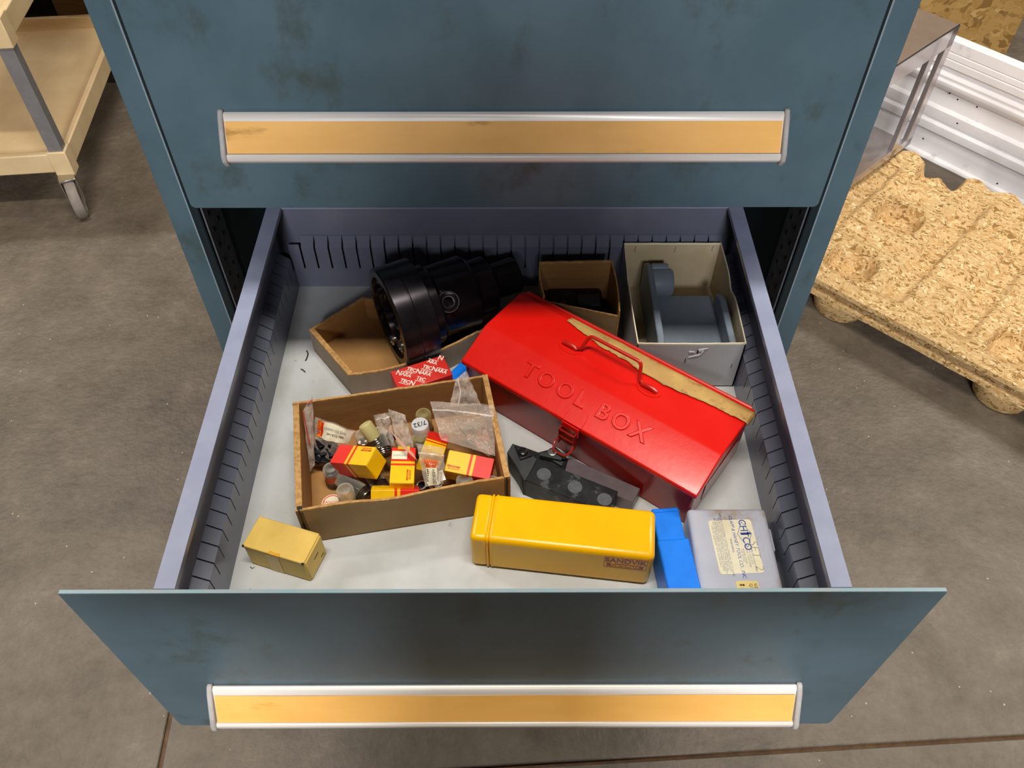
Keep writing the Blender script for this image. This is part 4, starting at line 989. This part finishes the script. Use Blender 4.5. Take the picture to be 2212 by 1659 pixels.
# ============================================================ RIGHT: pressed wood pallets
PZ = -.65
po = at(1763,602,PZ); pe = at(2212,842,PZ); px_ = (pe-po).normalized(); py_ = Vector((-px_.y, px_.x, 0))
def ploc(u, v, z=PZ): q = at(u,v,z)-po; return q.dot(px_), q.dot(py_)
PL0, PL1 = -.12, .72
pb_back = max(ploc(2000,345)[1], ploc(1905,330)[1]); PD = max(.42, min(.9, pb_back))
cups = [ploc(1828,570), ploc(2190,765), ploc(1990,385)]
cups = [(.030,.105),(.408,.100),(0,.5)]
leg1, leg2 = ploc(1790,655,-.70), ploc(2160,880,-.70)
step = abs(cups[1][0]-cups[0][0])
cup_list = []
for ky in range(3):
    for kx in range(-1, 3):
        cup_list.append((cups[0][0]+kx*step, cups[0][1]+ky*max(.2, (PD-.14)/2)))
def pallet_height(x, y):
    h_ = 0
    for cx, cy in cup_list:
        r = (abs((x-cx)*1.05)**3+abs(y-cy)**3)**(1/3); t = max(0, min(1, (.060-r)/.016)); h_ -= .042*t*t*(3-2*t)
    fy_ = max(0, min(1, (y-.045)/.03))*max(0, min(1, (PD-.05-y)/.03))
    for cx, cy in cup_list[:4]:
        for off in (.115, .265):
            rr = abs((x-cx-off)); t = max(0, min(1, (.034-rr)/.018)); h_ -= .013*t*t*(3-2*t)*fy_
    for yc_ in (.21, .42):
        ry_ = abs(y-yc_); t = max(0, min(1, (.030-ry_)/.018)); h_ -= .011*t*t*(3-2*t)
    h_ += .0015*noise.noise(Vector((x*14, y*14, 0)))
    return h_
def pallet(name, label, ztop, th, legs):
    o = thing(name, label, 'pallet', (po.x, po.y, ztop), (0,0,math.atan2(px_.y,px_.x)), 'pressed wood pallets nested on the right')
    nx, ny = 190, 120; 
    def scal(x): return .012*math.sin(x*2*PI/.085)
    def fn(u, v):
        x = PL0+u*(PL1-PL0); y = v*(PD + (scal(x) if v > .9 else 0)); return (x, y, pallet_height(x, y))
    mb = MB(); mb.grid(fn, nx, ny); n0 = len(mb.v)
    mb.grid(lambda u, v: Vector(fn(u, v))-Vector((0,0,th)), nx, ny)
    W_ = nx+1
    def side(ids):
        for a, b in zip(ids, ids[1:]): mb.f.append([a, b, b+n0, a+n0]); mb.m.append(0)
    side(list(range(W_))); side([ny*W_+i for i in range(W_)]); side([j*W_ for j in range(ny+1)]); side([j*W_+nx for j in range(ny+1)])
    mb.build('deck', PRESS, o, ang=45)
    if legs:
        zl = FZ-ztop
        for cx, cy in cup_list:
            if not (PL0+.02 < cx < PL1+.05): continue
            MB().lathe([(.030,zl),(.038,zl+.001),(.043,zl+.008),(.055,-.004-th),(.055,.0-th)], 32, Matrix.Translation((cx+.022,cy-.052,0)) @ Matrix.Diagonal((1.25,1.0,1,1))).build('leg', PRESS, o)
    return o
pallet('pressed_wood_pallet', 'upper pressed wood chip pallet with hollow cups, topmost of the stack', PZ, .011, False)
pallet('pressed_wood_pallet', 'lower pressed wood chip pallet standing on rounded legs', PZ-.034, .010, True)

# polished steel open frame
f0, f1 = at(1965,312,-.638), at(1845,400,-.638); fd = (f1-f0).normalized(); fn_ = Vector((-fd.y, fd.x, 0))
if fn_.y < 0: fn_ = -fn_
fr = thing('steel_stand', 'polished steel open box frame standing on the pressed wood pallets', 'frame', (f0.x,f0.y,-.638), (0,0,math.atan2(fd.y,fd.x)))
FH = .318; FL = .40; dep = .11
sgn = 1 if (Vector((-fd.y, fd.x,0)).dot(fn_) > 0) else -1
def fbx(x0,x1,z0,z1,name,y0=0,y1=.012): MB().box((x0,min(sgn*y0,sgn*y1),z0),(x1,max(sgn*y0,sgn*y1),z1)).build(name, CHROME, fr, bevel=.0012)
fbx(-.001,.030,0,FH,'upright'); fbx(.075,.100,0,FH,'upright'); fbx(.28,.31,0,FH,'upright')
fbx(0,FL,0,.026,'rail'); fbx(0,FL,FH-.05,FH,'rail')
fbx(0,FL,FH-.004,FH,'top_plate',0,dep); fbx(0,FL,0,.004,'bottom_plate',0,dep)
fbx(.004,FL,FH,FH+.001,'reflection_strip',.002,.045)
fr.children[-1].data.materials[0] = mat('brown_reflection_paint','#5a4a3a',.25,.8)  # brown reflection on the top plate, put into the strip's colour

# white aluminium profile behind the pallets (stands on its long edge)
g0, g1 = at(1953,313,FZ+.003), at(2210,440,FZ+.003)
ga, gb = at(1953,313,FZ+.003), at(2210,440,FZ+.003); gd = (gb-ga); gd.z = 0; gd.normalize()
gn = Vector((-gd.y, gd.x, 0)); 
if gn.dot(CAM-ga) < 0: gn = -gn
# height of top edge in the vertical plane through ga,gb
def onplane(u, v):
    dd = ray(u, v); t = ((ga-CAM).dot(gn))/dd.dot(gn); return CAM+dd*t
ztops = onplane(2150,113).z
wp = thing('aluminium_profile', 'long white ribbed aluminium profile standing behind the wood pallets', 'profile', (ga.x,ga.y,FZ), (0,0,math.atan2(gd.y,gd.x)))
Hh = ztops-FZ
sg = 1 if Vector((-gd.y,gd.x,0)).dot(gn) > 0 else -1
frac = lambda v: (440-v)/(440-138)*Hh       # pixel column at the frame's right edge -> height
pts = []   # (height, protrusion)
for v, pr in ((440,.012),(436,.014),(430,.012),(426,.004),(402,.002),(396,.004),(372,.004),(362,.016),(350,.018),(342,.018),(338,.004),(333,.004),(331,.012),(320,.014),(306,.014),(300,.004),(262,.003),(258,.012),(248,.020),(240,.024),(234,.024),(230,.018),(222,.020),(216,.006),(206,.005),(200,.020),(184,.021),(183,.0195),(181,.0195),(180,.021),(168,.021),(167,.0195),(165,.0195),(164,.021),(140,.022),(138,.020)):
    pts.append((sg*pr, frac(v)))
back = [(sg*-.006, Hh), (sg*-.006, 0.0)]
MB().extx(pts+back, -.5, 1.1).build('extrusion', WALU, wp, bevel=.0006, seg=1, ang=30)
for u_, v_ in ((2057,198),(2074,262),(2026,248),(2112,230),(1974,280),(2156,395),(1996,298),(2070,214)):
    q = onplane(u_, v_)-Vector((ga.x,ga.y,FZ)); xx = q.dot(gd)
    hgt = q.z; 
    ys = [a for a, b in pts]; hs = [b for a, b in pts]
    k = min(range(len(hs)), key=lambda i: abs(hs[i]-hgt)); yy = ys[k]
    MB().lathe([(.0022,0),(.0022,.0006),(0,.0006)], 10, Matrix.Translation((xx, yy, hgt)) @ Matrix.Rotation(-sg*PI/2, 4, 'X'), cap=False).build('screw_hole', BLACKINK, wp)

# OSB sheet leaning at the back wall
ob = thing('osb_sheet', 'upright sheet of flake board at the back right behind the white profile', 'board', (1.0,1.76,FZ))
MB().box((-.3,0,0),(.595,.018,1.1)).build('board', OSB, ob, bevel=.001, seg=1)

# ============================================================ PHOTOGRAPHER (stands behind the camera; shades the drawer as in the photograph)
def skinned(name, chains, m, parent, sub=2, root=0):
    vs, es, rs, idx = [], [], [], {}
    for ch in chains:
        prev = None
        for key, p, r in ch:
            if key not in idx:
                idx[key] = len(vs); vs.append(p); rs.append(r)
            if prev is not None: es.append((prev, idx[key]))
            prev = idx[key]
    me = bpy.data.meshes.new(name); me.from_pydata(vs, es, []); me.update()
    o = bpy.data.objects.new(name, me); COL.objects.link(o); o.parent = parent
    sk = o.modifiers.new('skin', 'SKIN'); sk.use_smooth_shade = True
    for i, r in enumerate(rs):
        v = me.skin_vertices[0].data[i]; v.radius = r if isinstance(r, tuple) else (r, r); v.use_root = (i == root)
    sb = o.modifiers.new('sub', 'SUBSURF'); sb.levels = sub; sb.render_levels = sub
    me.materials.append(m); return o
SKINM = mat('skin', '#b98468', .5, c2='#ad785e', scale=40); SHIRT = mat('dark_work_shirt', '#23272d', .85, c2='#1d2126', scale=60)
JEANS = mat('work_trousers', '#2b313c', .85, c2='#252a34', scale=80); HAIR = mat('brown_hair', '#2e2018', .6, c2='#241812', scale=120); SHOE = mat('black_boot', '#171513', .5)
pn = thing('person', 'person in dark shirt and trousers standing before the open drawer with both hands raised', 'person', (.0,-1.03,FZ))
def pz(z): return z-FZ
arms = []
for s_ in (-1, 1):
    arms.append([('neck',(0,.03,1.24),.048),('sh%d'%s_,(s_*.160,.01,1.20),.050),('el%d'%s_,(s_*.265,.06,1.02),.038),('wr%d'%s_,(s_*.115,.205,1.235),.024),('pa%d'%s_,(s_*.085,.228,1.275),(.030,.014))])
    for k in range(4):
        a = -.018+.012*k; L_ = (.024,.030,.032,.027)[k]
        arms.append([('pa%d'%s_,(0,0,0),0),('k%d%d'%(s_,k),(s_*.075,.241,1.290+a),.0075),('m%d%d'%(s_,k),(s_*(.075-L_*.6),.253,1.292+a),.0068),('t%d%d'%(s_,k),(s_*(.072-L_),.245,1.294+a),.0058)])
    arms.append([('pa%d'%s_,(0,0,0),0),('th%d'%s_,(s_*.080,.213,1.300),.0085),('tt%d'%s_,(s_*.058,.215,1.318),.0070)])
legs = [[('hip',(0,0,.80),.105)]+[(n_+str(s_),(s_*x,y,z),r) for n_,x,y,z,r in (('h',.075,0,.74,.085),('kn',.085,.03,.41,.055),('an',.090,0,.075,.036),('to',.098,.10,.030,.030))] for s_ in (-1,1)]
torso = [('hip',(0,0,.80),(.125,.09)),('waist',(0,.01,.93),(.115,.085)),('chest',(0,.02,1.10),(.135,.095)),('neck',(0,.03,1.24),.048),('nk2',(0,.055,1.285),.040),('jaw',(0,.085,1.325),(.050,.058)),('brow',(0,.085,1.385),(.062,.072)),('crown',(0,.070,1.430),(.045,.050))]
body = skinned('body', [torso]+arms+legs, SKINM, pn)
# face: nose, eyes, ears, mouth
MB().tube([(0,.150,1.385),(0,.166,1.350),(0,.152,1.338)], .0085, 8).build('nose', SKINM, body)
for s_ in (-1, 1):
    MB().lathe([(0,-.008),(.006,-.006),(.0085,0),(.006,.006),(0,.008)], 12, Matrix.Translation((s_*.025,.146,1.378)), cap=False).build('eye', mat('eye','#e8e4de',.2), body)
    MB().lathe([(0,-.005),(.012,-.003),(.015,0),(.012,.003),(0,.005)], 12, Matrix.Translation((s_*.066,.075,1.362)) @ Matrix.Rotation(PI/2,4,'Y') @ Matrix.Diagonal((1.3,.8,1,1)), cap=False).build('ear', SKINM, body)
MB().tube([(-.018,.146,1.318),(0,.152,1.316),(.018,.146,1.318)], .004, 6).build('mouth', mat('lip','#8e4f46',.5), body)
skinned('hair', [[('a',(0,.030,1.350),(.058,.045)),('b',(0,.050,1.405),(.066,.066)),('c',(0,.085,1.440),(.056,.050)),('d',(0,.115,1.440),(.040,.026))]], HAIR, pn)
skinned('shirt', [[('hip',(0,0,.70),(.150,.116)),('hp2',(0,0,.80),(.155,.120)),('waist',(0,.01,.93),(.150,.118)),('chest',(0,.02,1.10),(.172,.128)),('nk',(0,.03,1.225),.066)]]+[[('nk',(0,0,0),0),('s%d'%s_,(s_*.168,.01,1.192),.070),('e%d'%s_,(s_*.266,.06,1.02),.056),('c%d'%s_,(s_*.205,.12,1.105),.048),('w%d'%s_,(s_*.150,.172,1.185),.036)] for s_ in (-1,1)], SHIRT, pn)
skinned('trousers', [[('hp',(0,0,.82),(.130,.098)),('h%d'%s_,(s_*.080,0,.73),.094),('k%d'%s_,(s_*.085,.03,.41),.068),('a%d'%s_,(s_*.090,0,.085),.054)] for s_ in (-1,1)], JEANS, pn)
for s_ in (-1, 1):
    MB().prism([(s_*.092-.036,-.045,.002),(s_*.092+.036,-.045,.002),(s_*.098+.040,.10,.002),(s_*.098+.018,.155,.002),(s_*.098-.022,.155,.002),(s_*.098-.040,.10,.002)],[(s_*.092-.032,-.04,.085),(s_*.092+.032,-.04,.085),(s_*.098+.030,.06,.070),(s_*.098+.014,.140,.040),(s_*.098-.018,.140,.040),(s_*.098-.030,.06,.070)]).build('boot', SHOE, pn, bevel=.012, seg=3)
